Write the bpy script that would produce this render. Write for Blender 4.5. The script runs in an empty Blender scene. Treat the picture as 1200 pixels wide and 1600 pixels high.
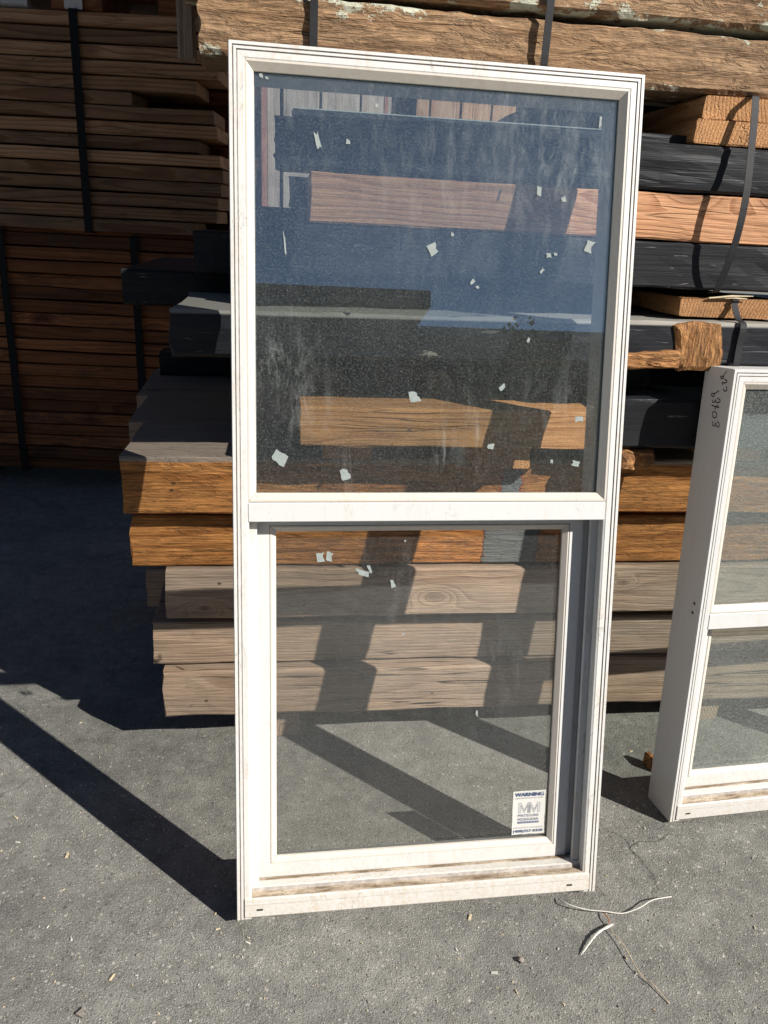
import bpy, bmesh, math, random
from mathutils import Vector, Matrix, noise as mnoise

# ------------------------------------------------------------------ scene, camera, sky, sun
S = bpy.context.scene
COL = S.collection
CAM_H = 1.21075
F_PX = 1227.82                       # focal length in pixels of the 1200 x 1600 photograph
CR = Vector((0.9904, -0.1301, 0.0473)).normalized()      # camera right
CD = Vector((0.0003, -0.3397, -0.9405))                  # camera down
CD = (CD - CR * CD.dot(CR)).normalized()
CF = CR.cross(CD).normalized()                           # camera forward
cam = bpy.data.cameras.new('camera')
cam.sensor_fit = 'VERTICAL'; cam.sensor_height = 24.0
cam.lens = 24.0 * F_PX / 1600.0
cam.clip_start = 0.02; cam.clip_end = 600
camo = bpy.data.objects.new('camera', cam); COL.objects.link(camo)
mw = Matrix((CR, -CD, -CF)).transposed().to_4x4(); mw.translation = (0, 0, CAM_H)
camo.matrix_world = mw
S.camera = camo

SUN = Vector((1.14, -0.95, 1.0)).normalized()            # towards the sun
EL = math.asin(SUN.z); AZ = math.atan2(SUN.x, SUN.y)     # azimuth clockwise from +Y
W = bpy.data.worlds.new('World'); S.world = W; W.use_nodes = True
wn = W.node_tree.nodes; wl = W.node_tree.links
bg = wn['Background']
sky = wn.new('ShaderNodeTexSky'); sky.sky_type = 'NISHITA'; sky.sun_disc = False
sky.sun_elevation = EL; sky.sun_rotation = AZ
sky.air_density = 0.55; sky.dust_density = 0.2; sky.ozone_density = 1.0
wl.new(sky.outputs[0], bg.inputs[0]); bg.inputs[1].default_value = 0.05
sl = bpy.data.lights.new('sun', 'SUN'); sl.energy = 5.0; sl.angle = math.radians(0.53); sl.color = (1.0, 0.955, 0.885)
so = bpy.data.objects.new('sun', sl); COL.objects.link(so)
so.rotation_euler = SUN.to_track_quat('Z', 'Y').to_euler(); so.location = SUN * 30
S.view_settings.view_transform = 'Standard'; S.view_settings.look = 'None'
S.view_settings.exposure = 0.8; S.view_settings.gamma = 1.0
S.view_settings.use_curve_mapping = False
try:
    S.cycles.transparent_max_bounces = 32; S.cycles.max_bounces = 10; S.cycles.glossy_bounces = 6
except Exception: pass

def ray(px, py):
    return CF + CR * ((px - 600.0) / F_PX) + CD * ((py - 800.0) / F_PX)
CAMP = Vector((0, 0, CAM_H))
def on_ground(px, py, z=0.0):
    d = ray(px, py); return CAMP + d * ((z - CAM_H) / d.z)
def on_face(px, py, Y):
    d = ray(px, py); return CAMP + d * (Y / d.y)

rnd = random.Random(7)

# ------------------------------------------------------------------ material helpers
class NT:
    def __init__(s, name):
        s.m = bpy.data.materials.new(name); s.m.use_nodes = True
        s.t = s.m.node_tree; s.n = s.t.nodes; s.n.clear()
        s.out = s.n.new('ShaderNodeOutputMaterial')
    def _set(s, sock, v):
        if v is None: return
        if isinstance(v, bpy.types.NodeSocket): s.t.links.new(v, sock)
        elif isinstance(v, (tuple, list)) and sock.type == 'RGBA' and len(v) == 3: sock.default_value = (*v, 1)
        else: sock.default_value = v
    def math(s, op, a, b=None, c=None, clamp=False):
        n = s.n.new('ShaderNodeMath'); n.operation = op; n.use_clamp = clamp
        s._set(n.inputs[0], a); s._set(n.inputs[1], b)
        if c is not None: s._set(n.inputs[2], c)
        return n.outputs[0]
    def vmath(s, op, a, b=None):
        n = s.n.new('ShaderNodeVectorMath'); n.operation = op
        s._set(n.inputs[0], a); s._set(n.inputs[1], b)
        return n.outputs['Value'] if op in ('LENGTH', 'DOT_PRODUCT', 'DISTANCE') else n.outputs[0]
    def noise(s, vec, scale=5.0, detail=4.0, rough=0.55, dist=0.0):
        n = s.n.new('ShaderNodeTexNoise'); s._set(n.inputs['Vector'], vec); n.inputs['Scale'].default_value = scale
        n.inputs['Detail'].default_value = detail; n.inputs['Roughness'].default_value = rough; n.inputs['Distortion'].default_value = dist
        return n.outputs['Fac']
    def voro(s, vec, scale=5.0, feature='F1', out='Distance', rand=1.0):
        n = s.n.new('ShaderNodeTexVoronoi'); n.feature = feature; s._set(n.inputs['Vector'], vec)
        n.inputs['Scale'].default_value = scale; n.inputs['Randomness'].default_value = rand
        return n.outputs[out]
    def ramp(s, fac, stops, interp='LINEAR'):
        n = s.n.new('ShaderNodeValToRGB'); n.color_ramp.interpolation = interp
        e = n.color_ramp.elements
        while len(e) < len(stops): e.new(0.5)
        for k, (p, c) in enumerate(stops):
            e[k].position = p; e[k].color = (c, c, c, 1) if isinstance(c, (int, float)) else (*c, 1)
        s._set(n.inputs[0], fac); return n.outputs[0]
    def mix(s, fac, a, b, mode='MIX'):
        n = s.n.new('ShaderNodeMix'); n.data_type = 'RGBA'; n.blend_type = mode; n.clamp_factor = True
        s._set(n.inputs['Factor'], fac); s._set(n.inputs['A'], None); 
        s._set(n.inputs[6], a); s._set(n.inputs[7], b); return n.outputs[2]
    def coord(s, which='Object'):
        n = s.n.new('ShaderNodeTexCoord'); return n.outputs[which]
    def rand(s):
        n = s.n.new('ShaderNodeObjectInfo'); return n.outputs['Random']
    def sep(s, v):
        n = s.n.new('ShaderNodeSeparateXYZ'); s._set(n.inputs[0], v); return n.outputs
    def comb(s, x, y, z):
        n = s.n.new('ShaderNodeCombineXYZ'); s._set(n.inputs[0], x); s._set(n.inputs[1], y); s._set(n.inputs[2], z); return n.outputs[0]
    def bump(s, h, strength=0.5, dist=0.01, normal=None):
        n = s.n.new('ShaderNodeBump'); n.inputs['Strength'].default_value = strength; n.inputs['Distance'].default_value = dist
        s._set(n.inputs['Height'], h)
        if normal is not None: s._set(n.inputs['Normal'], normal)
        return n.outputs[0]
    def bsdf(s, color, rough=0.6, normal=None, spec=0.35, metallic=0.0):
        n = s.n.new('ShaderNodeBsdfPrincipled'); s._set(n.inputs['Base Color'], color); s._set(n.inputs['Roughness'], rough)
        s._set(n.inputs['Specular IOR Level'], spec); s._set(n.inputs['Metallic'], metallic)
        if normal is not None: s._set(n.inputs['Normal'], normal)
        return n.outputs[0]
    def end(s, sh):
        s.t.links.new(sh, s.out.inputs[0]); return s.m

def plain(name, color, rough=0.6, spec=0.35, metallic=0.0, var=0.15, scale=30.0, bump=0.0):
    t = NT(name); c = t.coord()
    f = t.noise(c, scale, 4)
    col = t.mix(f, tuple(x * (1 - var) for x in color), tuple(min(1, x * (1 + var)) for x in color))
    nm = t.bump(t.noise(c, scale * 4, 3), bump, 0.004) if bump else None
    return t.end(t.bsdf(col, rough, nm, spec, metallic))

def wood(name, early, late, ring=55.0, grey=0.0, greycol=(0.20, 0.19, 0.175), sat_var=0.25, fur=0.5, knots=True,
         paint=None, chips=0.0, stain=None, stain_amt=0.0, saw=0.3, checks=0.5, flakes=None, flake_amt=0.0, patch=None, torn=0.0, tone=0.2, knot_at=(), top_grey=0.0, ringc=0.8):
    """solid growth-ring wood: object X is the grain direction"""
    t = NT(name); oc = t.coord(); r = t.rand()
    off = t.comb(t.math('MULTIPLY', r, 41.3), t.math('MULTIPLY', r, 17.7), t.math('MULTIPLY', r, 29.1))
    p = t.vmath('ADD', oc, off)
    px, py, pz = t.sep(p)[0:3]
    ox, oy, oz = t.sep(oc)[0:3]
    # slow wander of the grain along the length
    wv = t.comb(t.math('MULTIPLY', px, 1.1), t.math('MULTIPLY', py, 3.0), t.math('MULTIPLY', pz, 3.0))
    n = t.n.new('ShaderNodeTexNoise'); n.inputs['Scale'].default_value = 1.0; n.inputs['Detail'].default_value = 2.0
    t._set(n.inputs['Vector'], wv)
    wx, wy, wz = t.sep(t.vmath('SUBTRACT', n.outputs['Color'], (0.5, 0.5, 0.5)))[0:3]
    # knots push the rings aside
    kv = t.comb(t.math('MULTIPLY', px, 2.2), t.math('MULTIPLY', py, 3.2), t.math('MULTIPLY', pz, 5.5))
    kd = t.voro(kv, 1.0)
    kn = t.math('SUBTRACT', 1.0, t.math('DIVIDE', kd, 0.34, clamp=True), clamp=True)
    kn = t.math('POWER', kn, 2.0) if knots else 0.0
    cy = t.math('ADD', oy, t.math('ADD', t.math('MULTIPLY', wy, 0.06), t.math('SUBTRACT', t.math('MULTIPLY', t.math('FRACT', t.math('MULTIPLY', r, 7.13)), 0.24), 0.0)))
    cz = t.math('ADD', oz, t.math('ADD', t.math('MULTIPLY', wz, 0.045), t.math('SUBTRACT', t.math('MULTIPLY', t.math('FRACT', t.math('MULTIPLY', r, 3.71)), 0.12), 0.06)))
    rad = t.math('SQRT', t.math('ADD', t.math('MULTIPLY', cy, cy), t.math('MULTIPLY', cz, cz)))
    rad = t.math('ADD', rad, t.math('MULTIPLY', kn, 0.03)) if knots else rad
    kmask = None
    for (kx, kz, ks) in knot_at:      # knots seen in the photograph: the rings bend round them
        ddx = t.math('MULTIPLY', t.math('SUBTRACT', ox, kx), 0.45); ddz = t.math('SUBTRACT', oz, kz)
        d_ = t.math('SQRT', t.math('ADD', t.math('MULTIPLY', ddx, ddx), t.math('MULTIPLY', ddz, ddz)))
        g_ = t.math('POWER', 2.718, t.math('MULTIPLY', t.math('MULTIPLY', d_, d_), -1.0 / (ks * 1.1) ** 2))
        rad = t.math('ADD', rad, t.math('MULTIPLY', g_, 0.034))
        m_ = t.ramp(t.math('ADD', d_, t.math('MULTIPLY', t.math('SUBTRACT', n.outputs['Fac'], 0.5), 0.01)), [(ks * 0.30, 1.0), (ks * 0.5, 0.0)])
        kmask = m_ if kmask is None else t.math('MAXIMUM', kmask, m_)
    fine = t.noise(t.comb(t.math('MULTIPLY', px, 3.0), t.math('MULTIPLY', py, 60.0), t.math('MULTIPLY', pz, 60.0)), 1.0, 4, 0.6)
    rr = t.math('ADD', t.math('MULTIPLY', rad, ring), t.math('MULTIPLY', fine, 0.38))
    fr = t.math('FRACT', rr)
    ringf = t.ramp(fr, [(0.0, 0.05), (0.55, 0.35), (0.86, 1.0), (0.97, 0.75), (1.0, 0.05)])
    fib = t.noise(t.comb(t.math('MULTIPLY', px, 9.0), t.math('MULTIPLY', py, 330.0), t.math('MULTIPLY', pz, 330.0)), 1.0, 3, 0.65)
    blot = t.noise(t.comb(t.math('MULTIPLY', px, 2.5), t.math('MULTIPLY', py, 7.0), t.math('MULTIPLY', pz, 7.0)), 1.0, 5, 0.6)
    col = t.mix(t.math('MULTIPLY', ringf, ringc), early, late)
    k = t.ramp(fib, [(0.32, max(0.25, 1 - 0.55 * fur)), (0.66, 1.0)])
    col = t.mix(1.0, col, k, 'MULTIPLY')
    col = t.mix(1.0, col, t.ramp(blot, [(0.25, 1 - sat_var), (0.75, 1.0)]), 'MULTIPLY')
    col = t.mix(1.0, col, t.ramp(t.math('FRACT', t.math('MULTIPLY', r, 13.37)), [(0.0, 1 - tone), (1.0, 1 + tone * 0.6)]), 'MULTIPLY')
    if kmask is not None:
        col = t.mix(kmask, col, tuple(x * 0.55 for x in late))
    if knots:
        col = t.mix(t.ramp(kd, [(0.05, 0.85), (0.10, 0.5), (0.16, 0.0)]), col, tuple(x * 0.30 for x in late))
    if grey:
        g = t.math('MULTIPLY', t.ramp(t.noise(t.comb(t.math('MULTIPLY', px, 3.0), t.math('MULTIPLY', py, 14.0), t.math('MULTIPLY', pz, 14.0)), 1.0, 5, 0.65), [(0.3, 0.35), (0.62, 1.0)]), grey)
        gc = t.mix(fib, tuple(x * 0.6 for x in greycol), tuple(x * 1.3 for x in greycol))
        gc = t.mix(t.math('MULTIPLY', ringf, 0.45), gc, tuple(x * 0.5 for x in greycol))
        col = t.mix(g, col, gc)
    # drying checks along the grain
    chk = t.noise(t.comb(t.math('MULTIPLY', px, 1.6), t.math('MULTIPLY', py, 38.0), t.math('MULTIPLY', pz, 38.0)), 1.0, 2, 0.5)
    ck = t.ramp(t.math('ABSOLUTE', t.math('SUBTRACT', chk, 0.5)), [(0.0, 1.0), (0.012, 0.5), (0.022, 0.0)])
    gate = t.ramp(t.noise(t.vmath('MULTIPLY', p, (1.8, 6, 6)), 1.0, 2), [(0.52, 0.0), (0.60, 1.0)])
    ck = t.math('MULTIPLY', t.math('MULTIPLY', ck, gate), checks)
    col = t.mix(t.math('MULTIPLY', ck, 0.85), col, (0.012, 0.008, 0.005))
    # nail holes and dark specks
    spd = t.voro(t.vmath('MULTIPLY', p, (9, 14, 14)), 1.0)
    sp = t.ramp(spd, [(0.03, 0.8), (0.055, 0.0)])
    col = t.mix(sp, col, (0.02, 0.013, 0.009))
    if stain:
        sm = t.ramp(t.noise(t.vmath('MULTIPLY', p, (4, 11, 11)), 1.0, 6, 0.7), [(0.52, 0.0), (0.68, 1.0)])
        col = t.mix(t.math('MULTIPLY', sm, stain_amt), col, stain)
    rough = 0.72
    height = t.math('ADD', t.math('MULTIPLY', fib, 0.5 + fur), t.math('MULTIPLY', ringf, -0.35))
    if saw:
        sawn = t.noise(t.comb(t.math('MULTIPLY', px, 90.0), t.math('MULTIPLY', py, 22.0), t.math('MULTIPLY', pz, 22.0)), 1.0, 3, 0.6, 0.4)
        height = t.math('ADD', height, t.math('MULTIPLY', sawn, saw))
    height = t.math('SUBTRACT', height, t.math('MULTIPLY', ck, 2.5))
    if torn:   # torn, furred fibres in uneven courses along the timber
        tv = t.comb(t.math('MULTIPLY', px, 16.0), t.math('MULTIPLY', py, 75.0), t.math('MULTIPLY', pz, 75.0))
        tn = t.noise(tv, 1.0, 6, 0.72, 1.5)
        lines = t.ramp(t.math('ABSOLUTE', t.math('SUBTRACT', t.noise(t.comb(t.math('MULTIPLY', px, 7.0), t.math('MULTIPLY', py, 42.0), t.math('MULTIPLY', pz, 42.0)), 1.0, 5, 0.65, 0.8), 0.5)), [(0.0, 1.0), (0.02, 0.5), (0.05, 0.0)])
        col = t.mix(t.math('MULTIPLY', lines, 0.55 * torn), col, (0.045, 0.026, 0.014))
        col = t.mix(1.0, col, t.ramp(tn, [(0.3, 0.62), (0.7, 1.25)]), 'MULTIPLY')
        height = t.math('ADD', height, t.math('MULTIPLY', tn, 3.2 * torn))
        height = t.math('SUBTRACT', height, t.math('MULTIPLY', lines, 1.4 * torn))
    if flakes:
        fm = t.noise(t.vmath('MULTIPLY', p, (26, 34, 34)), 1.0, 5, 0.7)
        fg = t.noise(t.vmath('MULTIPLY', p, (2.6, 7, 7)), 1.0, 3, 0.55)
        # more of the old paint survives along the long edges
        gz = t.sep(t.coord('Generated'))[2]
        edge = t.math('MULTIPLY', t.math('ABSOLUTE', t.math('SUBTRACT', gz, 0.5)), 0.30)
        f = t.math('ADD', t.math('ADD', t.math('MULTIPLY', fm, 0.5), t.math('MULTIPLY', fg, 0.55)), edge)
        fl = t.ramp(f, [(0.70 - flake_amt, 0.0), (0.73 - flake_amt, 1.0)])
        col = t.mix(fl, col, flakes)
        height = t.math('ADD', height, t.math('MULTIPLY', fl, 0.8))
    if paint:
        gx, gy, gz = t.sep(t.coord('Generated'))[0:3]
        e = t.math('MAXIMUM', t.math('ABSOLUTE', t.math('SUBTRACT', gz, 0.5)), t.math('ABSOLUTE', t.math('SUBTRACT', gy, 0.5)))
        both = t.math('MINIMUM', t.math('ABSOLUTE', t.math('SUBTRACT', gz, 0.5)), t.math('ABSOLUTE', t.math('SUBTRACT', gy, 0.5)))
        eb = t.ramp(both, [(0.44, 0.0), (0.495, 0.20)])
        nm = t.noise(t.vmath('MULTIPLY', p, (7, 40, 40)), 1.0, 6, 0.7)
        nb = t.noise(t.vmath('MULTIPLY', p, (3.2, 5, 5)), 1.0, 2)
        v = t.math('ADD', t.math('ADD', t.math('MULTIPLY', nm, 0.6), t.math('MULTIPLY', nb, 0.35)), eb)
        chip = t.ramp(v, [(0.705 - chips, 0.0), (0.72 - chips, 1.0)])
        streak = t.noise(t.comb(t.math('MULTIPLY', px, 5.0), t.math('MULTIPLY', py, 150.0), t.math('MULTIPLY', pz, 150.0)), 1.0, 4, 0.7)
        dust = t.noise(t.vmath('MULTIPLY', p, (3, 8, 8)), 1.0, 5, 0.6)
        pc = t.mix(t.ramp(streak, [(0.45, 0.0), (0.75, 0.5)]), paint, tuple(x * 1.5 + 0.004 for x in paint))
        pc = t.mix(t.ramp(dust, [(0.45, 0.0), (0.8, 0.5)]), pc, tuple(x * 1.9 + 0.010 for x in paint))
        scr = t.ramp(t.noise(t.vmath('MULTIPLY', p, (18, 120, 120)), 1.0, 2, 0.5, 1.2), [(0.70, 0.0), (0.735, 0.6)])
        pc = t.mix(scr, pc, (0.17, 0.16, 0.15))
        col = t.mix(chip, pc, t.mix(0.5, col, (0.5, 0.46, 0.40)))
        rough = t.mix(chip, (0.50, 0.50, 0.50), (0.8, 0.8, 0.8))
        height = t.math('ADD', t.math('MULTIPLY', height, 0.45), t.math('MULTIPLY', chip, -0.7))
        height = t.math('ADD', t.math('MULTIPLY', height, 0.5), t.math('MULTIPLY', streak, 0.25))
    if patch:
        # painted patches given as boxes in object space: (x0, x1, z0, z1, colour, edge colour)
        for (x0, x1, z0, z1, c1, c2) in patch:
            wob = t.math('MULTIPLY', t.math('SUBTRACT', t.noise(t.vmath('MULTIPLY', p, (55, 55, 55)), 1.0, 4, 0.6), 0.5), 0.03)
            dx = t.math('SUBTRACT', t.math('ABSOLUTE', t.math('SUBTRACT', t.math('ADD', ox, wob), (x0 + x1) / 2)), (x1 - x0) / 2)
            dz = t.math('SUBTRACT', t.math('ABSOLUTE', t.math('SUBTRACT', t.math('ADD', oz, wob), (z0 + z1) / 2)), (z1 - z0) / 2)
            dd = t.math('MAXIMUM', dx, dz)
            col = t.mix(t.math('LESS_THAN', dd, 0.004), col, c2)
            c1n = t.mix(blot, tuple(x * 0.75 for x in c1), tuple(x * 1.2 for x in c1))
            col = t.mix(t.math('LESS_THAN', dd, 0.0), col, c1n)
    if top_grey:   # bare, weathered upper face of a painted timber
        gz_ = t.math('ADD', t.sep(t.coord('Generated'))[2], t.math('MULTIPLY', t.math('SUBTRACT', blot, 0.5), 0.06))
        tm = t.math('MULTIPLY', t.ramp(gz_, [(0.885, 0.0), (0.925, 1.0)]), top_grey)
        tc_ = t.mix(fib, (0.15, 0.142, 0.125), (0.36, 0.34, 0.30))
        col = t.mix(tm, col, tc_)
    nrm = t.bump(height, 0.65, 0.0035)
    return t.end(t.bsdf(col, rough, nrm, 0.16 if paint else 0.22))

# ------------------------------------------------------------------ mesh helpers
def mesh_obj(name, verts, faces, mat, parent=None, smooth=False):
    me = bpy.data.meshes.new(name); me.from_pydata([tuple(v) for v in verts], [], faces)
    me.validate(); me.update()
    for m in (mat if isinstance(mat, (list, tuple)) else [mat]): me.materials.append(m)
    if smooth:
        for p in me.polygons: p.use_smooth = True
    o = bpy.data.objects.new(name, me); COL.objects.link(o)
    if parent is not None: o.parent = parent
    return o
def bm_obj(name, bm, mat, parent=None, smooth=False):
    bmesh.ops.recalc_face_normals(bm, faces=bm.faces[:])
    me = bpy.data.meshes.new(name); bm.to_mesh(me); bm.free()
    for m in (mat if isinstance(mat, (list, tuple)) else [mat]): me.materials.append(m)
    if smooth:
        for p in me.polygons: p.use_smooth = True
    o = bpy.data.objects.new(name, me); COL.objects.link(o)
    if parent is not None: o.parent = parent
    return o
def tag(o, label=None, cat=None, group=None, kind=None):
    if label: o['label'] = label
    if cat: o['category'] = cat
    if group: o['group'] = group
    if kind: o['kind'] = kind
    return o
def empty(name, loc=(0, 0, 0)):
    o = bpy.data.objects.new(name, None); COL.objects.link(o); o.location = loc; o.empty_display_size = 0.05; return o

def timber_mesh(L, D, H, ch=0.004, jit=0.0012, seg=0.05, jag=(0.003, 0.003), rough=0.0, seed=0, nface=3, wane=0.0):
    """squared timber along X, centred; chamfered, slightly wavy edges, sawn or broken ends"""
    rg = random.Random(seed)
    hy, hz = D / 2, H / 2
    ring = []
    def side(a, b):
        for k in range(nface): ring.append(a + (b - a) * (k / nface))
    c = ch
    P = [(-hy + c, -hz), (hy - c, -hz), (hy, -hz + c), (hy, hz - c), (hy - c, hz), (-hy + c, hz), (-hy, hz - c), (-hy, -hz + c)]
    P = [Vector((0, y, z)) for y, z in P]
    for i in range(8):
        a, b = P[i], P[(i + 1) % 8]
        if i % 2 == 0:
            side(a, b)
        else: ring.append(a)
    n = max(2, int(L / seg)); R = len(ring)
    verts = []; faces = []
    so = Vector((seed * 3.1, seed * 1.7, seed * 0.9))
    for s in range(n + 1):
        x = -L / 2 + L * s / n
        for q in ring:
            v = Vector((x, q.y, q.z))
            ph = Vector((x * 9, q.y * 40, q.z * 40)) + so
            d = mnoise.noise(ph) * jit * 2 + mnoise.noise(ph * 4.3) * jit
            if rough: d += (mnoise.noise(Vector((x * 14, q.y * 55, q.z * 55)) + so) + 0.6 * mnoise.noise(Vector((x * 50, q.y * 120, q.z * 120)) + so)) * rough
            nn = Vector((0, q.y / hy if abs(q.y) > hy - c - 1e-6 else 0, q.z / hz if abs(q.z) > hz - c - 1e-6 else 0))
            v += nn * d
            if s == 0: v.x += jag[0] * (mnoise.noise(Vector((3.3, q.y * 60, q.z * 60)) + so) * 1.2 + rg.uniform(-.3, .3))
            if s == n: v.x += jag[1] * (mnoise.noise(Vector((9.3, q.y * 60, q.z * 60)) + so) * 1.2 + rg.uniform(-.3, .3))
            verts.append(v)
    for s in range(n):
        for k in range(R):
            a = s * R + k; b = s * R + (k + 1) % R
            faces.append((a, b, b + R, a + R))
    faces.append(tuple(reversed(range(R)))); faces.append(tuple(range(n * R, n * R + R)))
    return verts, faces

TSEED = [0]
def timber(name, x0, x1, y0, D, z0, z1, mat, dz=0.0, parent=None, **kw):
    """front face at y0, going back by D; dz = rise per metre along X"""
    TSEED[0] += 1
    v, f = timber_mesh(x1 - x0, D, z1 - z0, seed=TSEED[0], **kw)
    o = mesh_obj(name, v, f, mat, parent)
    o.location = ((x0 + x1) / 2, y0 + D / 2, (z0 + z1) / 2 + dz * ((x0 + x1) / 2 - 0.35))
    o.rotation_euler = (0, -math.atan(dz), 0)
    return o

def box_bm(bm, x0, x1, y0, y1, z0, z1):
    vs = [bm.verts.new(p) for p in ((x0, y0, z0), (x1, y0, z0), (x1, y1, z0), (x0, y1, z0), (x0, y0, z1), (x1, y0, z1), (x1, y1, z1), (x0, y1, z1))]
    for q in ((0, 3, 2, 1), (4, 5, 6, 7), (0, 1, 5, 4), (1, 2, 6, 5), (2, 3, 7, 6), (3, 0, 4, 7)): bm.faces.new([vs[i] for i in q])
    return vs
def box(name, x0, x1, y0, y1, z0, z1, mat, parent=None, bev=0.0):
    bm = bmesh.new(); box_bm(bm, x0, x1, y0, y1, z0, z1)
    if bev: bmesh.ops.bevel(bm, geom=bm.edges[:], offset=bev, segments=2, affect='EDGES')
    return bm_obj(name, bm, mat, parent)

def strip_along(name, pts, width, thick, mat, parent=None, wdir=Vector((1, 0, 0))):
    """flat band following pts; width along wdir"""
    verts = []; faces = []
    n = len(pts)
    for i, p in enumerate(pts):
        p = Vector(p); t = (Vector(pts[min(i + 1, n - 1)]) - Vector(pts[max(i - 1, 0)])).normalized()
        nn = t.cross(wdir).normalized()
        for a, b in ((-1, -1), (1, -1), (1, 1), (-1, 1)): verts.append(p + wdir * (a * width / 2) + nn * (b * thick / 2))
    for i in range(n - 1):
        for k in range(4):
            a = i * 4 + k; b = i * 4 + (k + 1) % 4
            faces.append((a, b, b + 4, a + 4))
    faces.append((3, 2, 1, 0)); e = (n - 1) * 4; faces.append((e, e + 1, e + 2, e + 3))
    return mesh_obj(name, verts, faces, mat, parent)

def tube(bm, pts, rads, sides=8):
    rings = []
    n = len(pts)
    if not isinstance(rads, (list, tuple)): rads = [rads] * n
    for i, p in enumerate(pts):
        p = Vector(p); t = (Vector(pts[min(i + 1, n - 1)]) - Vector(pts[max(i - 1, 0)])).normalized()
        u = t.orthogonal().normalized() if i == 0 else (prev - t * prev.dot(t)).normalized()
        prev = u; w = t.cross(u)
        rings.append([bm.verts.new(p + (u * math.cos(2 * math.pi * k / sides) + w * math.sin(2 * math.pi * k / sides)) * rads[i]) for k in range(sides)])
    for a, b in zip(rings, rings[1:]):
        for k in range(sides): bm.faces.new((a[k], a[(k + 1) % sides], b[(k + 1) % sides], b[k]))
    bm.faces.new(list(reversed(rings[0]))); bm.faces.new(rings[-1])

def smooth_path(pts, m=6):
    P = [Vector(p) for p in pts]; out = []
    for i in range(len(P) - 1):
        p0 = P[max(i - 1, 0)]; p1 = P[i]; p2 = P[i + 1]; p3 = P[min(i + 2, len(P) - 1)]
        for k in range(m):
            t = k / m
            out.append(0.5 * ((2 * p1) + (p2 - p0) * t + (2 * p0 - 5 * p1 + 4 * p2 - p3) * t * t + (3 * p1 - p0 - 3 * p2 + p3) * t ** 3))
    out.append(P[-1]); return out

# ------------------------------------------------------------------ materials
def asphalt():
    t = NT('asphalt'); c = t.coord()
    big = t.noise(c, 1.3, 5, 0.6); mid = t.noise(c, 9.0, 5, 0.65)
    fine = t.noise(c, 420.0, 4, 0.75)
    ag = t.voro(c, 260.0); agc = t.voro(c, 260.0, out='Color')
    ag2 = t.voro(c, 620.0)
    base = t.mix(t.ramp(big, [(0.3, 0.0), (0.7, 1.0)]), (0.165, 0.162, 0.146), (0.245, 0.239, 0.217))
    base = t.mix(1.0, base, t.ramp(mid, [(0.25, 0.72), (0.75, 1.15)]), 'MULTIPLY')
    base = t.mix(1.0, base, t.ramp(fine, [(0.28, 0.35), (0.72, 1.6)]), 'MULTIPLY')
    st = t.sep(agc)
    light = t.math('MULTIPLY', t.ramp(ag, [(0.25, 1.0), (0.42, 0.0)]), t.ramp(st[0], [(0.70, 0.0), (0.9, 0.9)]))
    base = t.mix(light, base, (0.42, 0.40, 0.36))
    dark = t.math('MULTIPLY', t.ramp(ag, [(0.3, 1.0), (0.45, 0.0)]), t.ramp(st[1], [(0.6, 0.0), (0.85, 0.7)]))
    base = t.mix(dark, base, (0.07, 0.07, 0.07))
    ag3 = t.voro(c, 95.0); s3 = t.sep(t.voro(c, 95.0, out='Color'))
    base = t.mix(t.math('MULTIPLY', t.ramp(ag3, [(0.20, 1.0), (0.34, 0.0)]), t.ramp(s3[0], [(0.80, 0.0), (0.92, 0.8)])), base, (0.40, 0.375, 0.33))
    base = t.mix(t.math('MULTIPLY', t.ramp(ag3, [(0.22, 1.0), (0.36, 0.0)]), t.ramp(s3[1], [(0.78, 0.0), (0.92, 0.7)])), base, (0.075, 0.073, 0.068))
    base = t.mix(1.0, base, t.ramp(t.noise(c, 28.0, 4, 0.6), [(0.3, 0.78), (0.7, 1.15)]), 'MULTIPLY')
    oil = t.ramp(t.noise(c, 3.1, 6, 0.65), [(0.50, 0.0), (0.70, 0.5)])
    base = t.mix(oil, base, (0.09, 0.09, 0.085))
    # wandering cracks
    wob = t.vmath('SCALE', c); 
    nz = t.n.new('ShaderNodeTexNoise'); nz.inputs['Scale'].default_value = 7.0; nz.inputs['Detail'].default_value = 5.0; t._set(nz.inputs['Vector'], c)
    cw = t.vmath('ADD', c, t.vmath('MULTIPLY', t.vmath('SUBTRACT', nz.outputs['Color'], (0.5, 0.5, 0.5)), (0.22, 0.22, 0.0)))
    cw = t.vmath('ADD', cw, (0.38, 0.21, 0.0))
    cr = t.voro(cw, 0.95, 'DISTANCE_TO_EDGE')
    gate = t.ramp(t.noise(c, 1.9, 3), [(0.48, 0.0), (0.62, 0.8)])
    crk = t.math('MULTIPLY', t.ramp(cr, [(0.0, 0.8), (0.0018, 0.6), (0.0045, 0.0)]), gate)
    base = t.mix(crk, base, (0.04, 0.04, 0.038))
    h = t.math('ADD', t.math('MULTIPLY', t.ramp(ag, [(0.0, 1.0), (0.6, 0.0)]), 0.8), t.math('MULTIPLY', fine, 0.7))
    h = t.math('ADD', h, t.math('MULTIPLY', t.ramp(ag2, [(0.0, 1.0), (0.6, 0.0)]), 0.35))
    h = t.math('ADD', h, t.math('MULTIPLY', t.noise(c, 60.0, 4, 0.6), 1.6))
    h = t.math('SUBTRACT', h, t.math('MULTIPLY', crk, 3.0))
    return t.end(t.bsdf(base, 0.85, t.bump(h, 0.55, 0.0024), 0.2))

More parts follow.
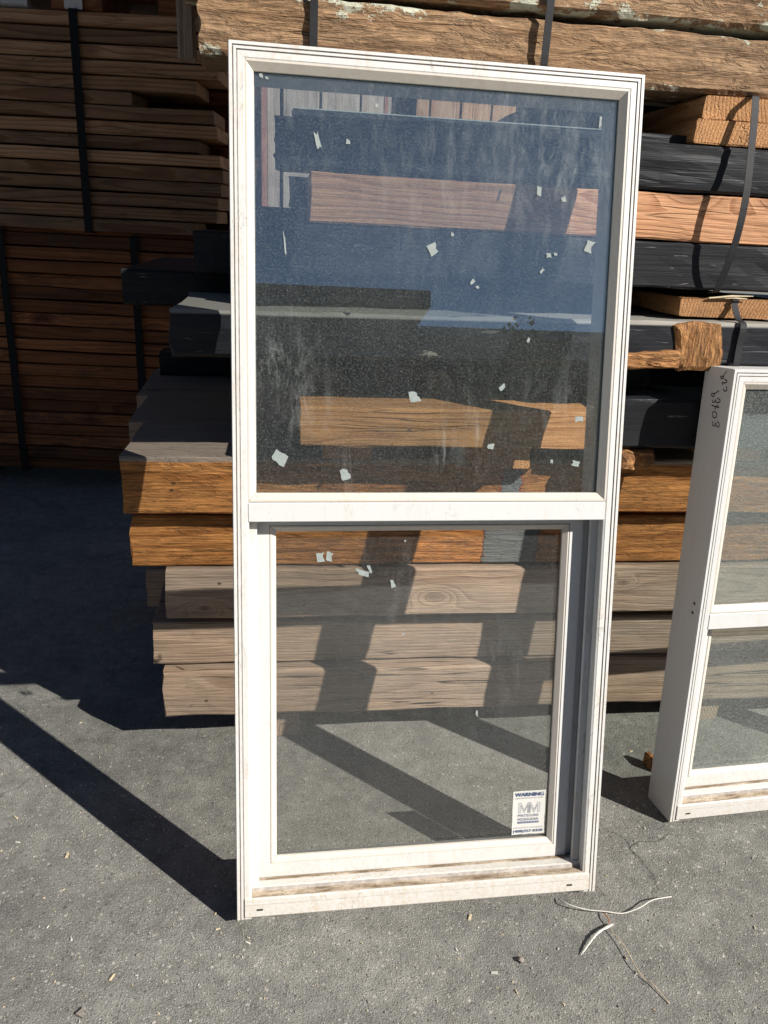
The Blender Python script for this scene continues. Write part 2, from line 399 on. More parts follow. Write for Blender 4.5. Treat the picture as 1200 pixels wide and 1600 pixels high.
def vinyl(name, color, dirt=0.5, foot=True, warm=(0.42, 0.33, 0.22)):
    t = NT(name); c = t.coord()
    x, y, z = t.sep(c)[0:3]
    n1 = t.noise(c, 6.0, 5, 0.6); n2 = t.noise(t.vmath('MULTIPLY', c, (60, 60, 9)), 1.0, 5, 0.7); n3 = t.noise(c, 140.0, 4, 0.7)
    col = t.mix(n1, tuple(v * 0.93 for v in color), color)
    grime = t.ramp(t.math('ADD', t.math('ADD', t.math('MULTIPLY', n2, 0.45), t.math('MULTIPLY', n3, 0.35)), t.math('MULTIPLY', n1, 0.2)), [(0.50, 0.0), (0.66, 0.6 * dirt)])
    col = t.mix(grime, col, warm)
    if foot:   # splash dirt on the lowest few centimetres of the frame
        lo = t.ramp(t.math('ADD', z, t.math('MULTIPLY', t.math('SUBTRACT', n1, 0.5), 0.15)), [(0.0, 0.5), (0.12, 0.0)])
        col = t.mix(t.math('MULTIPLY', lo, t.ramp(n3, [(0.35, 0.2), (0.65, 1.0)])), col, warm)
    sp = t.ramp(t.voro(c, 70.0), [(0.05, 0.7), (0.085, 0.0)])
    gate = t.ramp(t.noise(c, 11.0, 2), [(0.56, 0.0), (0.62, 1.0)])
    col = t.mix(t.math('MULTIPLY', sp, gate), col, (0.08, 0.06, 0.05))
    scf = t.ramp(t.math('ABSOLUTE', t.math('SUBTRACT', t.noise(t.vmath('MULTIPLY', c, (22, 22, 6)), 1.0, 3, 0.6, 1.5), 0.5)), [(0.0, 1.0), (0.006, 0.6), (0.014, 0.0)])
    sg = t.ramp(t.noise(c, 7.0, 3), [(0.52, 0.0), (0.62, 0.5 * dirt)])
    col = t.mix(t.math('MULTIPLY', scf, sg), col, (0.20, 0.17, 0.14))
    return t.end(t.bsdf(col, 0.42, t.bump(t.math('ADD', n3, t.math('MULTIPLY', n1, 0.6)), 0.10, 0.002), 0.4))

def dirty_track():
    t = NT('dirty_track'); c = t.coord()
    n = t.noise(t.vmath('MULTIPLY', c, (14, 60, 60)), 1.0, 6, 0.7); n2 = t.noise(c, 190.0, 4, 0.7)
    col = t.mix(t.ramp(n, [(0.38, 0.0), (0.62, 1.0)]), (0.52, 0.44, 0.34), (0.17, 0.12, 0.075))
    col = t.mix(t.ramp(n2, [(0.55, 0.0), (0.7, 0.8)]), col, (0.09, 0.06, 0.04))
    return t.end(t.bsdf(col, 0.8, t.bump(n2, 0.4, 0.002), 0.2))

def glass(name, dust, tint, seed=0.0, smear=True, f0=0.065, blots=(), refl=(0.94, 0.97, 1.0)):
    t = NT(name); c = t.coord(); x, y, z = t.sep(c)[0:3]
    p = t.vmath('ADD', c, (seed, seed * 0.7, seed * 1.3))
    tr = t.n.new('ShaderNodeBsdfTransparent'); t._set(tr.inputs[0], tint)
    gl = t.n.new('ShaderNodeBsdfGlossy'); gl.inputs['Roughness'].default_value = 0.006; t._set(gl.inputs[0], refl)
    ge = t.n.new('ShaderNodeNewGeometry')          # Schlick reflectance of a thin pane, the same from both sides
    ci = t.math('ABSOLUTE', t.vmath('DOT_PRODUCT', ge.outputs['Normal'], ge.outputs['Incoming']))
    fr = t.math('ADD', f0, t.math('MULTIPLY', 1 - f0, t.math('POWER', t.math('SUBTRACT', 1.0, ci, clamp=True), 5.0)))
    mx = t.n.new('ShaderNodeMixShader'); t._set(mx.inputs[0], fr); t._set(mx.inputs[1], tr.outputs[0]); t._set(mx.inputs[2], gl.outputs[0])
    sh = mx.outputs[0]
    if dust:
        cloud = t.ramp(t.noise(p, 5.0, 6, 0.65), [(0.3, 0.55), (0.75, 1.5)])
        speck = t.ramp(t.noise(p, 330.0, 3, 0.7), [(0.50, 0.0), (0.72, 5.0)])
        runs = t.ramp(t.noise(t.vmath('MULTIPLY', p, (85, 1, 1.6)), 1.0, 4, 0.65), [(0.58, 0.0), (0.80, 0.7)])
        f = t.math('ADD', t.math('ADD', cloud, speck), runs)
        if smear:
            sv = t.n.new('ShaderNodeMapping'); t._set(sv.inputs[0], p); sv.inputs['Rotation'].default_value = (0, math.radians(35), 0); sv.inputs['Scale'].default_value = (30, 1, 3.5)
            sm = t.ramp(t.noise(sv.outputs[0], 1.0, 4, 0.7, 0.8), [(0.62, 0.0), (0.72, 5.0)])
            g = t.ramp(t.noise(p, 3.1, 2), [(0.56, 0.0), (0.68, 1.0)])
            f = t.math('ADD', f, t.math('MULTIPLY', sm, g))
        spl = t.ramp(t.voro(p, 46.0), [(0.035, 9.0), (0.06, 0.0)])
        f = t.math('ADD', f, t.math('MULTIPLY', spl, t.ramp(t.noise(p, 9.0, 2), [(0.5, 0.0), (0.6, 1.0)])))
        for (gu_, gw_, gs_, amp) in blots:      # hand smears and water marks
            gx_ = t.math('SUBTRACT', x, gu_); gz_ = t.math('SUBTRACT', z, gw_)
            gg = t.math('POWER', 2.718, t.math('MULTIPLY', t.math('ADD', t.math('MULTIPLY', gx_, gx_), t.math('MULTIPLY', gz_, gz_)), -1.0 / gs_ ** 2))
            st_ = t.ramp(t.noise(t.vmath('MULTIPLY', t.vmath('ADD', p, (0, 0, gu_)), (46, 1, 14)), 1.0, 6, 0.72, 0.5), [(0.48, 0.0), (0.72, 1.0)])
            f = t.math('ADD', f, t.math('MULTIPLY', t.math('MULTIPLY', gg, st_), amp))
        f = t.math('MULTIPLY', f, dust, clamp=True)
        df = t.n.new('ShaderNodeBsdfDiffuse'); t._set(df.inputs[0], (0.62, 0.64, 0.62))
        m2 = t.n.new('ShaderNodeMixShader'); t._set(m2.inputs[0], f); t._set(m2.inputs[1], sh); t._set(m2.inputs[2], df.outputs[0])
        sh = m2.outputs[0]
    return t.end(sh)

M_ASPHALT = asphalt()
M_ORANGE = wood('orange_sawn_fir', (0.74, 0.32, 0.095), (0.42, 0.145, 0.033), ring=75, fur=1.1, saw=0.12, torn=0.5, sat_var=0.28, knots=False, checks=0.25)
M_FIR = wood('pink_fir', (0.70, 0.365, 0.185), (0.40, 0.165, 0.070), ring=210, fur=0.5, saw=0.15, sat_var=0.22, checks=0.35, grey=0.12, greycol=(0.26, 0.22, 0.19))
M_FIR2 = wood('tan_fir', (0.72, 0.355, 0.135), (0.42, 0.165, 0.052), ring=170, fur=0.4, saw=0.2, sat_var=0.25, checks=0.4, grey=0.06, greycol=(0.24, 0.21, 0.17), stain=(0.06, 0.04, 0.03), stain_amt=0.4)
GW = dict(ring=120, ringc=0.5, fur=0.85, saw=0.1, grey=0.55, greycol=(0.315, 0.27, 0.222), checks=1.0, stain=(0.14, 0.10, 0.07), stain_amt=0.35)
M_GREYWOOD = wood('weathered_fir', (0.49, 0.32, 0.205), (0.21, 0.108, 0.054), **GW)
M_GREY_G1 = wood('weathered_knotty_fir', (0.50, 0.325, 0.21), (0.22, 0.11, 0.052), knot_at=((0.365 - 1.18, -0.012, 0.022), (-0.155 - 1.18, -0.034, 0.014), (0.82 - 1.18, 0.02, 0.012)), **GW)
M_ROUGH = wood('rough_old_timber', (0.58, 0.345, 0.175), (0.34, 0.175, 0.075), ring=60, fur=0.9, saw=0.3, knots=False, checks=1.0, grey=0.3, greycol=(0.30, 0.235, 0.17), stain=(0.06, 0.042, 0.028), stain_amt=0.5, flakes=(0.46, 0.46, 0.36), flake_amt=0.018, torn=0.7)
M_BLACK = wood('black_painted_timber', (0.34, 0.19, 0.09), (0.2, 0.1, 0.04), paint=(0.0115, 0.0122, 0.0145), chips=0.04, saw=0.2, checks=0.6)
M_BLACK2 = wood('black_worn_timber', (0.30, 0.20, 0.12), (0.2, 0.12, 0.06), paint=(0.0115, 0.0125, 0.0155), chips=0.07, saw=0.2, checks=1.0, grey=0.4, top_grey=0.9)
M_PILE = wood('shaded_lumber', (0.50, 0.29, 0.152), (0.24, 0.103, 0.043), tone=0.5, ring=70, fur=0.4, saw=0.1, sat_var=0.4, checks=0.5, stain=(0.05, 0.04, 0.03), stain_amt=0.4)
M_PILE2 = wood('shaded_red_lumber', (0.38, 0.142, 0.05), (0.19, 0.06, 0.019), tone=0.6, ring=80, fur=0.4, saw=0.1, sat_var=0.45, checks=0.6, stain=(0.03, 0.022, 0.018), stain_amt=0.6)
M_FENCE_GREY = wood('grey_fence_board', (0.36, 0.30, 0.24), (0.24, 0.18, 0.13), ring=40, grey=0.6, greycol=(0.36, 0.33, 0.30), saw=0.1, stain=(0.12, 0.10, 0.09), stain_amt=0.6)
M_FENCE_TAN = wood('tan_fence_board', (0.46, 0.29, 0.17), (0.36, 0.19, 0.09), ring=40, saw=0.1)
M_PINK = wood('pinkish_post', (0.34, 0.17, 0.13), (0.26, 0.12, 0.09), ring=60, saw=0.1)
M_TORN = wood('torn_raw_wood', (0.60, 0.30, 0.115), (0.34, 0.14, 0.046), ring=60, fur=0.9, saw=0.3, torn=0.9, stain=(0.05, 0.025, 0.012), stain_amt=0.85, checks=1.0, knots=False)
M_ENDGRAIN = wood('sticker_end_grain', (0.58, 0.31, 0.135), (0.30, 0.125, 0.045), ring=140, fur=0.7, saw=0.4, stain=(0.10, 0.06, 0.03), stain_amt=0.5, knots=False)
M_VINYL = vinyl('white_vinyl', (0.555, 0.55, 0.53), 1.0)
M_BEAD = vinyl('cream_glazing_bead', (0.52, 0.475, 0.415), 0.6, foot=False, warm=(0.36, 0.28, 0.20))
M_VINYL2 = vinyl('plain_white_vinyl', (0.54, 0.54, 0.53), 0.45)
M_TRACK = dirty_track()
M_GROOVE = plain('groove_grime', (0.36, 0.325, 0.30), 0.85, var=0.6, scale=80)
M_GLASS_F = glass('dusty_glass', 0.013, (0.975, 0.985, 0.985), f0=0.105, refl=(0.74, 0.95, 1.0), blots=((0.08, 1.00, 0.05, 9), (0.12, 0.93, 0.05, 7), (0.56, 1.34, 0.12, 8), (0.50, 1.43, 0.10, 5), (0.35, 1.40, 0.16, 3), (0.57, 0.94, 0.07, 4), (0.10, 1.34, 0.09, 3), (0.40, 0.90, 0.10, 3), (0.34, 1.26, 0.12, 2.5)))  # blue tint and strong reflectance put in to deepen the sky sheen
M_GLASS_F2 = glass('dusty_lower_glass', 0.009, (0.985, 0.985, 0.98), seed=3.7, smear=False, f0=0.04, blots=((0.45, 0.45, 0.12, 3), (0.3, 0.6, 0.12, 3)))
M_GLASS_B = glass('clear_glass', 0.0, (0.98, 0.982, 0.976), f0=0.04)
M_GLASS_BU = glass('sky_tinted_clear_glass', 0.0, (0.965, 0.98, 0.985), f0=0.09, refl=(0.74, 0.95, 1.0))  # reflection tinted blue and raised to strengthen the mirrored sky
M_GLASS_G = glass('green_dusty_glass', 0.032, (0.96, 0.98, 0.967), seed=8.1, smear=False, f0=0.045)
M_STEEL = plain('dull_steel_strap', (0.018, 0.018, 0.020), 0.6, 0.2, 0.0, var=0.35, scale=25, bump=0.04)
M_TAPE = plain('paper_tape_scrap', (0.235, 0.265, 0.255), 0.75, var=0.3, scale=160)
M_WHITE = plain('white_chip', (0.50, 0.48, 0.43), 0.7, var=0.25, scale=60)
M_STRAW = plain('straw_chip', (0.46, 0.38, 0.25), 0.8, var=0.3, scale=60)
M_STONE = plain('pebble', (0.22, 0.19, 0.165), 0.85, var=0.3, scale=60, bump=0.4)
M_COPPER = plain('bare_copper', (0.50, 0.22, 0.11), 0.4, metallic=0.6)
M_PSTRAP = plain('black_plastic_strap', (0.006, 0.006, 0.0065), 0.6, 0.15, var=0.3, scale=20)
M_INK = plain('black_marker', (0.012, 0.011, 0.014), 0.5, var=0.0)
M_SEAL = plain('grey_spacer', (0.10, 0.105, 0.10), 0.6)
M_DARKHOLE = plain('dark_slot', (0.03, 0.025, 0.02), 0.8)

# ------------------------------------------------------------------ ground
g = mesh_obj('ground', [(-150, -150, 0), (150, -150, 0), (150, 150, 0), (-150, 150, 0)], [(0, 1, 2, 3)], M_ASPHALT)
tag(g, kind='structure')

# ------------------------------------------------------------------ the timber stack behind the windows
XR = 2.6
def T(label, cat, name, *a, group=None, **k):
    o = timber(name, *a, **k); tag(o, label, cat, group); return o
# dunnage blocks under the stack
for i, xx in enumerate((0.02, 1.15, 2.2)):
    b = timber('dunnage_block', -0.45, 0.45, -0.045, 0.09, 0.0, 0.096, M_GREYWOOD)
    b.rotation_euler = (0, 0, math.pi / 2); b.location = (xx, 2.14, 0.049)
    tag(b, 'square dunnage block on the asphalt under the bottom weathered timber', 'block', 'dunnage blocks under the timber stack')
T('bottom weathered grey timber of the stack, just above the asphalt', 'timber', 'weathered_timber', -0.255, XR, 1.632, 0.30, 0.101, 0.223, M_GREYWOOD, dz=-0.003, jag=(0.006, 0.003), ch=0.006)
T('second weathered grey timber up, longest of the grey ones, between two others', 'timber', 'weathered_timber', -0.278, XR, 1.660, 0.30, 0.229, 0.337, M_GREYWOOD, dz=-0.004, jag=(0.006, 0.003))
T('knotty weathered timber directly under the orange sawn timbers', 'timber', 'weathered_timber', -0.2365, XR, 1.610, 0.30, 0.372, 0.494, M_GREY_G1, dz=-0.002, jag=(0.004, 0.003), ch=0.006)
for xx in (-0.14, 0.72, 1.7):
    b = timber('thin_sticker', xx, xx + 0.06, 1.68, 0.22, 0.3385 - 0.004 * (xx - 0.35), 0.3705 - 0.002 * (xx - 0.35), M_GREYWOOD, ch=0.002, seg=0.03)
    tag(b, 'thin sticker in the slot between the two upper weathered grey timbers', 'sticker', 'thin stickers between the grey timbers')
M_LO2 = wood('orange_sawn_fir_grey_patch', (0.74, 0.32, 0.095), (0.42, 0.145, 0.033), ring=75, fur=1.1, saw=0.12, torn=0.55, sat_var=0.28, knots=False, checks=0.25,
             patch=[(0.475 - 1.1475, 0.60 - 1.1475, -0.08, 0.08, (0.135, 0.142, 0.14), (0.10, 0.05, 0.035))])
M_LO1 = wood('orange_sawn_fir_red_edge', (0.75, 0.325, 0.098), (0.43, 0.148, 0.034), ring=70, fur=1.1, saw=0.12, torn=0.55, sat_var=0.28, knots=False, checks=0.25,
             top_grey=0.75,
             patch=[(0.492 - 1.147, 0.530 - 1.147, -0.09, 0.04, (0.15, 0.158, 0.155), (0.30, 0.035, 0.025))])
T('lower of two orange sawn timbers, with a grey painted patch', 'timber', 'sawn_timber', -0.305, XR, 1.622, 0.30, 0.4985, 0.616, M_LO2, jag=(0.008, 0.003))
T('upper orange sawn timber with its top face showing, left end past the window', 'timber', 'sawn_timber', -0.306, XR, 1.575, 0.30, 0.638, 0.762, M_LO1, jag=(0.004, 0.003), dz=0.003)
for xx in (-0.10, 0.75, 1.7):
    b = timber('thin_sticker', xx, xx + 0.07, 1.70, 0.12, 0.6165, 0.6365 + 0.003 * (xx - 0.35), M_ORANGE, ch=0.002, seg=0.03)
    tag(b, 'thin sticker in the slot between the two orange sawn timbers', 'sticker', 'thin stickers between the orange timbers')
T('short honey brown timber with a lit top, framed by the upper glass', 'timber', 'short_timber', 0.050, 0.632, 1.468, 0.150, 0.8145, 0.892, M_FIR2, jag=(0.002, 0.002), ch=0.003)
T('black painted timber behind the top of the smaller window', 'timber', 'black_timber', 0.655, XR, 1.486, 0.17, 0.8145, 0.915, M_BLACK, ch=0.006)
T('long black timber with a torn raw patch and a grey weathered top', 'timber', 'black_timber', -0.184, XR, 1.472, 0.38, 0.982, 1.067, M_BLACK2, dz=0.010, jag=(0.012, 0.003), ch=0.008, rough=0.0015)
T('black painted timber directly under the pinkish fir timber', 'timber', 'black_timber', 0.034, XR, 1.522, 0.16, 1.131, 1.216, M_BLACK, jag=(0.006, 0.003))
T('pinkish fir timber sandwiched between two black painted ones', 'timber', 'fir_timber', 0.066, XR, 1.527, 0.16, 1.2195, 1.304, M_FIR, jag=(0.003, 0.003), ch=0.003)
T('uppermost black painted timber with a broken left end', 'timber', 'black_timber', 0.004, XR, 1.522, 0.13, 1.3075, 1.390, M_BLACK, jag=(0.012, 0.003), ch=0.005, nface=6)
T('thin dark board lying on the uppermost black timber', 'board', 'dark_board', 0.035, 1.2, 1.56, 0.075, 1.3912, 1.409, M_BLACK, ch=0.002, jag=(0.006, 0.003))
db = [o for o in COL.objects if o.get('label', '').startswith('thin dark board')][0]
we = box('worn_edge', 0.035 - 0.6175, 0.66 - 0.6175, -0.0388, -0.0363, 0.0074, 0.0093, M_TAPE, db)
T('rough brown old timber with flaking pale green paint over the window top', 'timber', 'rough_timber', -0.127, XR, 1.540, 0.185, 1.4795, 1.573, M_ROUGH, ch=0.007, rough=0.0022, seg=0.012, nface=9, jag=(0.008, 0.003))
T('topmost rough brown timber strapped above the other rough one', 'timber', 'rough_timber', -0.16, XR, 1.536, 0.19, 1.586, 1.69, M_ROUGH, ch=0.008, rough=0.0024, seg=0.012, nface=9, jag=(0.008, 0.003))
for xx in (0.0, 0.9, 1.9):
    b = timber('thin_sticker', xx, xx + 0.05, 1.60, 0.10, 1.5755, 1.584, M_ROUGH, ch=0.001, seg=0.03)
    tag(b, 'thin sticker squeezed between the two rough brown timbers', 'sticker', 'thin stickers between the rough timbers')
# stickers running back through the stack, end grain to the front
def sticker(x0, x1, y0, y1, z0, z1, label, mat=None, group=None):
    TSEED[0] += 1
    v, f = timber_mesh(y1 - y0, x1 - x0, z1 - z0, seed=TSEED[0], ch=0.003, seg=0.08, jag=(0.003, 0.003))
    o = mesh_obj('cross_sticker', v, f, mat or M_ENDGRAIN)
    o.rotation_euler = (0, 0, math.pi / 2); o.location = ((x0 + x1) / 2, (y0 + y1) / 2, (z0 + z1) / 2)
    return tag(o, label, 'sticker', group)
sticker(0.790, 1.02, 1.537, 2.5, 1.436, 1.4765, 'upper cross sticker with end grain showing, under the rough brown timber')
sticker(0.778, 1.00, 1.532, 2.5, 1.3935, 1.4345, 'lower cross sticker with end grain showing, on the uppermost black timber')
sticker(0.535, 0.625, 1.655, 2.5, 1.3915, 1.4765, 'dark cross sticker holding up the rough timber behind the window glass', M_BLACK)
sticker(1.90, 2.1, 1.54, 2.5, 1.3925, 1.4765, 'far cross sticker between the rough and uppermost black timber, beyond the smaller window')
sticker(0.800, 1.03, 1.520, 2.4, 1.0785, 1.1145, 'orange cross sticker with a sunlit top on the long torn black timber')
sticker(0.30, 0.40, 1.66, 2.4, 1.0685, 1.1275, 'shaded cross sticker behind the window glass on the long black timber', M_BLACK)
sticker(0.66, 0.80, 1.60, 2.4, 0.920, 0.9805, 'shaded cross sticker between the long torn black timber and the one below', M_BLACK)
sticker(0.20, 0.32, 1.60, 2.4, 0.8935, 0.9785, 'shaded cross sticker on the short honey brown timber', M_BLACK)
sticker(0.40, 0.52, 1.50, 2.4, 0.765, 0.8125, 'shaded cross sticker under the short honey brown timber', M_FIR2)
sticker(0.95, 1.07, 1.56, 2.4, 0.768, 0.8125, 'shaded cross sticker under the black timber behind the smaller window', M_FIR2)
sticker(0.10, 0.20, 1.56, 2.4, 0.7635, 0.8125, 'second shaded cross sticker under the short honey brown timber', M_FIR2)

# torn patch on the long black timber
def lump(name, pts, y0, depth, mat, parent=None, amp=0.006, sub=5, seed=1.0):
    """an irregular block: outline pts (x, z), front near y0, lumpy front"""
    bm = bmesh.new()
    cx = sum(p[0] for p in pts) / len(pts); cz = sum(p[1] for p in pts) / len(pts)
    n = len(pts); rings = []
    for k in range(sub + 1):
        s = 1 - k / (sub + 0.35)
        ring = []
        for i, (x, z) in enumerate(pts):
            X = cx + (x - cx) * s; Z = cz + (z - cz) * s
            b = (mnoise.noise(Vector((X * 45, Z * 18, seed))) + 0.7 * mnoise.noise(Vector((X * 110, Z * 45, seed + 5)))) * amp
            ring.append(bm.verts.new((X, y0 - (0.5 * depth if k else -0.5 * depth) * min(1, k) + b - (1 - s) * amp, Z)))
        rings.append(ring)
    back = [bm.verts.new((v.co.x, y0 + depth, v.co.z)) for v in rings[0]]
    for a, b in [(back, rings[0])] + list(zip(rings, rings[1:])):
        for i in range(n): bm.faces.new((a[i], a[(i + 1) % n], b[(i + 1) % n], b[i]))
    bm.faces.new(rings[-1]); bm.faces.new(list(reversed(back)))
    return bm_obj(name, bm, mat, parent)
A = [o for o in COL.objects if o.get('label', '').startswith('long black timber')][0]
def dense(pts, m=4):
    out = []
    for i in range(len(pts)):
        a = pts[i]; b = pts[(i + 1) % len(pts)]
        for k in range(m):
            t = k / m; out.append((a[0] + (b[0] - a[0]) * t + rnd.uniform(-.002, .002), a[1] + (b[1] - a[1]) * t + rnd.uniform(-.002, .002)))
    return out
tp = lump('torn_patch', dense([(0.768, 1.066), (0.782, 1.020), (0.775, 0.998), (0.792, 0.979), (0.873, 0.979), (0.880, 1.01), (0.872, 1.04), (0.866, 1.070), (0.82, 1.074)]), 1.4685, 0.010, M_TORN, amp=0.0035)
sp = lump('split_splinter', dense([(0.62, 1.006), (0.70, 1.012), (0.78, 1.018), (0.805, 1.008), (0.790, 0.984), (0.70, 0.979), (0.62, 0.982)]), 1.464, 0.010, M_TORN, amp=0.004, seed=4.0)
bpy.context.view_layer.update()
for o in (tp, sp):
    if o is tp:      # the exposed grain runs up and down in the torn patch
        Rg = Matrix.Rotation(math.pi / 2, 4, 'Y'); o.data.transform(Rg.inverted()); o.matrix_basis = Rg
    o.parent = A; o.matrix_parent_inverse = A.matrix_world.inverted()
st = lump('rotten_stub', dense([(0.688, 0.806), (0.735, 0.810), (0.786, 0.806), (0.793, 0.790), (0.782, 0.768), (0.735, 0.766), (0.69, 0.766)]), 1.50, 0.03, M_TORN, amp=0.009, seed=9.0)
tag(st, 'broken rotten stub of wood wedged above the upper orange timber', 'wood stub')

# timbers further back at the left end, all in the shade
T('black timber end jutting out furthest left behind the torn one', 'timber', 'black_timber', -0.337, 0.9, 1.885, 0.75, 1.029, 1.104, M_BLACK, ch=0.005)
T('low black timber in shade lying on the orange tier, far back', 'timber', 'black_timber', on_face(250, 575, 2.48).x, 0.9, 2.48, 0.12, 0.7605, 0.83, M_BLACK, ch=0.006)
T('small black timber end in shade beside the window jamb, high up', 'timber', 'black_timber', -0.17, 0.9, 1.80, 0.30, 1.106, 1.193, M_BLACK)
T('black timber just behind the upper left glass, under the far boards', 'timber', 'black_timber', -0.045, 0.9, 1.69, 0.10, 1.131, 1.246, M_BLACK)
T('black timber behind the left end of the pinkish fir timber', 'timber', 'black_timber', 0.034, 0.9, 1.695, 0.10, 1.2475, 1.304, M_BLACK, jag=(0.006, 0.003))
p_ = timber('grey_post', -0.35, 0.35, -0.02, 0.04, -0.016, 0.016, M_GREYWOOD)
p_.rotation_euler = (0, -math.pi / 2, 0); p_.location = (-0.170, 1.80, 1.86)
p_.rotation_euler = (0, math.pi / 2, 0)
tag(p_, 'grey weathered upright post at the left end of the rough timbers', 'post')
rear = empty('rear_timber_bundle', (0.6, 2.0, 0.101)); tag(rear, 'deep bundle of timbers forming the rear of the stack, mostly hidden', 'timber bundle')
def rpart(x0, x1, y0, D, z0, z1, mat, **k):
    o = timber('timber', x0, x1, y0, D, z0, z1, mat, **k); o.parent = rear; o.matrix_parent_inverse = Matrix.Translation(Vector((-0.6, -2.0, -0.101))); return o
for (z0, z1, m, xl) in ((0.101, 0.223, M_GREYWOOD, -0.27), (0.229, 0.337, M_GREYWOOD, -0.29), (0.372, 0.494, M_GREYWOOD, -0.26), (0.4985, 0.616, M_ORANGE, -0.33)):
    for y in (1.965, 2.27): rpart(xl - rnd.uniform(0, .05), XR, y, 0.295, z0, z1, m, seg=0.2)
rpart(-0.340, XR, 1.877, 0.31, 0.638, 0.7605, M_GREYWOOD, seg=0.1)
rpart(-0.372, XR, 2.190, 0.42, 0.638, 0.7605, M_GREYWOOD, seg=0.1)
for y in (2.02, 2.35):
    rpart(0.70, XR, y - 0.02, 0.28, 0.8145, 0.918, M_BLACK, seg=0.2)
    rpart(0.95, XR, y, 0.28, 0.975, 1.065, M_BLACK, seg=0.2)
    rpart(0.95, XR, y, 0.28, 1.131, 1.216, M_BLACK, seg=0.2)
    rpart(0.95, XR, y, 0.28, 1.2195, 1.304, M_FIR2, seg=0.2)
    rpart(0.95, XR, y, 0.28, 1.3075, 1.390, M_BLACK, seg=0.2)
rpart(0.98, XR, 2.62, 0.2, 1.4795, 1.570, M_ROUGH, seg=0.2)
for z0 in (1.3955, 1.4795, 1.590): rpart(0.66, 0.776 if z0 < 1.45 else XR, 2.05, 0.30, z0, z0 + 0.083, M_BLACK, seg=0.2)
for x0, x1 in ((2.0, 2.2), (2.35, 2.58)): rpart(x0, x1, 2.62, 0.2, 1.5725, 1.69, M_ROUGH, seg=0.1)
for x0, x1 in ((1.05, 1.15), (2.3, 2.45)): rpart(x0, x1, 2.66, 0.2, 0.101, 1.478, M_ROUGH, seg=0.3)
upper = empty('upper_timber_bundle', (0.9, 2.2, 1.6915)); tag(upper, 'tall unseen bundle of timbers above the rough brown ones, sized for shade', 'timber bundle')  # out-of-view rows, height and length set to shade the lumber pile
z = 1.6925; row = 0
while z < 4.35:
    h = 0.176
    for k in range(3):
        o = timber('timber', -0.17 + rnd.uniform(-.03, .03), 2.45 + rnd.uniform(-.1, .1), 1.55 + k * 0.43, 0.425, z, z + h - 0.002, (M_ROUGH, M_FIR2, M_GREYWOOD)[row % 3], seg=0.4)
        o.parent = upper; o.matrix_parent_inverse = Matrix.Translation(Vector((-0.9, -2.2, -1.6915)))
    z += h; row += 1

# steel straps of the stack
def strap(label, pts, w=0.0135, name='steel_strap'):
    o = strip_along(name, smooth_path(pts, 5), w, 0.0012, M_STEEL); return tag(o, label, 'strap')
strap('steel strap over the rough timbers above the left half of the tall window', [(0.066, 1.530, 1.70), (0.066, 1.527, 1.63), (0.066, 1.531, 1.56), (0.066, 1.533, 1.49), (0.066, 1.56, 1.472), (0.066, 1.70, 1.472)])
strap('steel strap over the rough timbers above the right half of the tall window', [(0.473, 1.528, 1.70), (0.473, 1.526, 1.63), (0.472, 1.524, 1.56), (0.471, 1.526, 1.49), (0.471, 1.56, 1.469), (0.471, 1.70, 1.469)])
strap('bowed steel strap standing off the black and pinkish timbers', [(0.880, 1.60, 1.4778), (0.878, 1.528, 1.4778), (0.876, 1.512, 1.465), (0.874, 1.494, 1.39), (0.872, 1.478, 1.30), (0.869, 1.480, 1.22), (0.866, 1.500, 1.15), (0.866, 1.52, 1.127), (0.866, 1.60, 1.126)], 0.014)
strap('short steel strap round the orange cross sticker and torn black timber', [(0.912, 1.62, 1.1158), (0.912, 1.519, 1.1158), (0.911, 1.512, 1.105), (0.911, 1.490, 1.080), (0.911, 1.4665, 1.070), (0.910, 1.4655, 1.03), (0.910, 1.4665, 0.983), (0.910, 1.50, 0.978)], 0.0135)
# splinters lying on the cross sticker
bm = bmesh.new()
tube(bm, [(0.855, 1.515, 1.1155), (0.90, 1.512, 1.121), (0.945, 1.508, 1.123)], [0.002, 0.0028, 0.001], 5)
tube(bm, [(0.86, 1.518, 1.1165), (0.91, 1.525, 1.1165), (0.94, 1.52, 1.1165)], [0.0015, 0.0028, 0.0015], 5)
tag(bm_obj('wood_splinter', bm, M_STRAW), 'pale wood splinters lying on the orange cross sticker', 'splinter')

# ------------------------------------------------------------------ strapped lumber bundles in the shade at the left
PA = -0.131
def pile_bundle(name, label, zs, right_ends, y0, mat, xl=-2.9):
    root = empty(name, (-1.0, y0, zs[0])); root.rotation_euler = (0, 0, PA)
    tag(root, label, 'lumber bundle', 'strapped lumber bundles')
    for i in range(len(zs) - 1):
        e = right_ends[i % len(right_ends)]
        h = zs[i + 1] - zs[i]
        TSEED[0] += 1
        L = (e + 1.0) / math.cos(PA) + (-1.0 - xl)
        v, f = timber_mesh(L, 0.24, h - rnd.uniform(0.004, 0.009), seed=TSEED[0], seg=0.25, ch=0.003, jit=0.0022, nface=2)
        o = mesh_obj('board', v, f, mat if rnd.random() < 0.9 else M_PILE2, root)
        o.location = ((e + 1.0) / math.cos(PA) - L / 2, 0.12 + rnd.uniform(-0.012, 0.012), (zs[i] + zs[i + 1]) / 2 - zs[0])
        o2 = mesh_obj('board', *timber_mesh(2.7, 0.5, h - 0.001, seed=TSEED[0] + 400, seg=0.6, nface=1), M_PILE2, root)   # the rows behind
        o2.location = (-0.55 + rnd.uniform(-.03, .03), 0.53, o.location.z)
    return root
PX = (0, 0, 0)
zlow = [0.085 + (1.135 - 0.085) * k / 19 for k in range(20)]
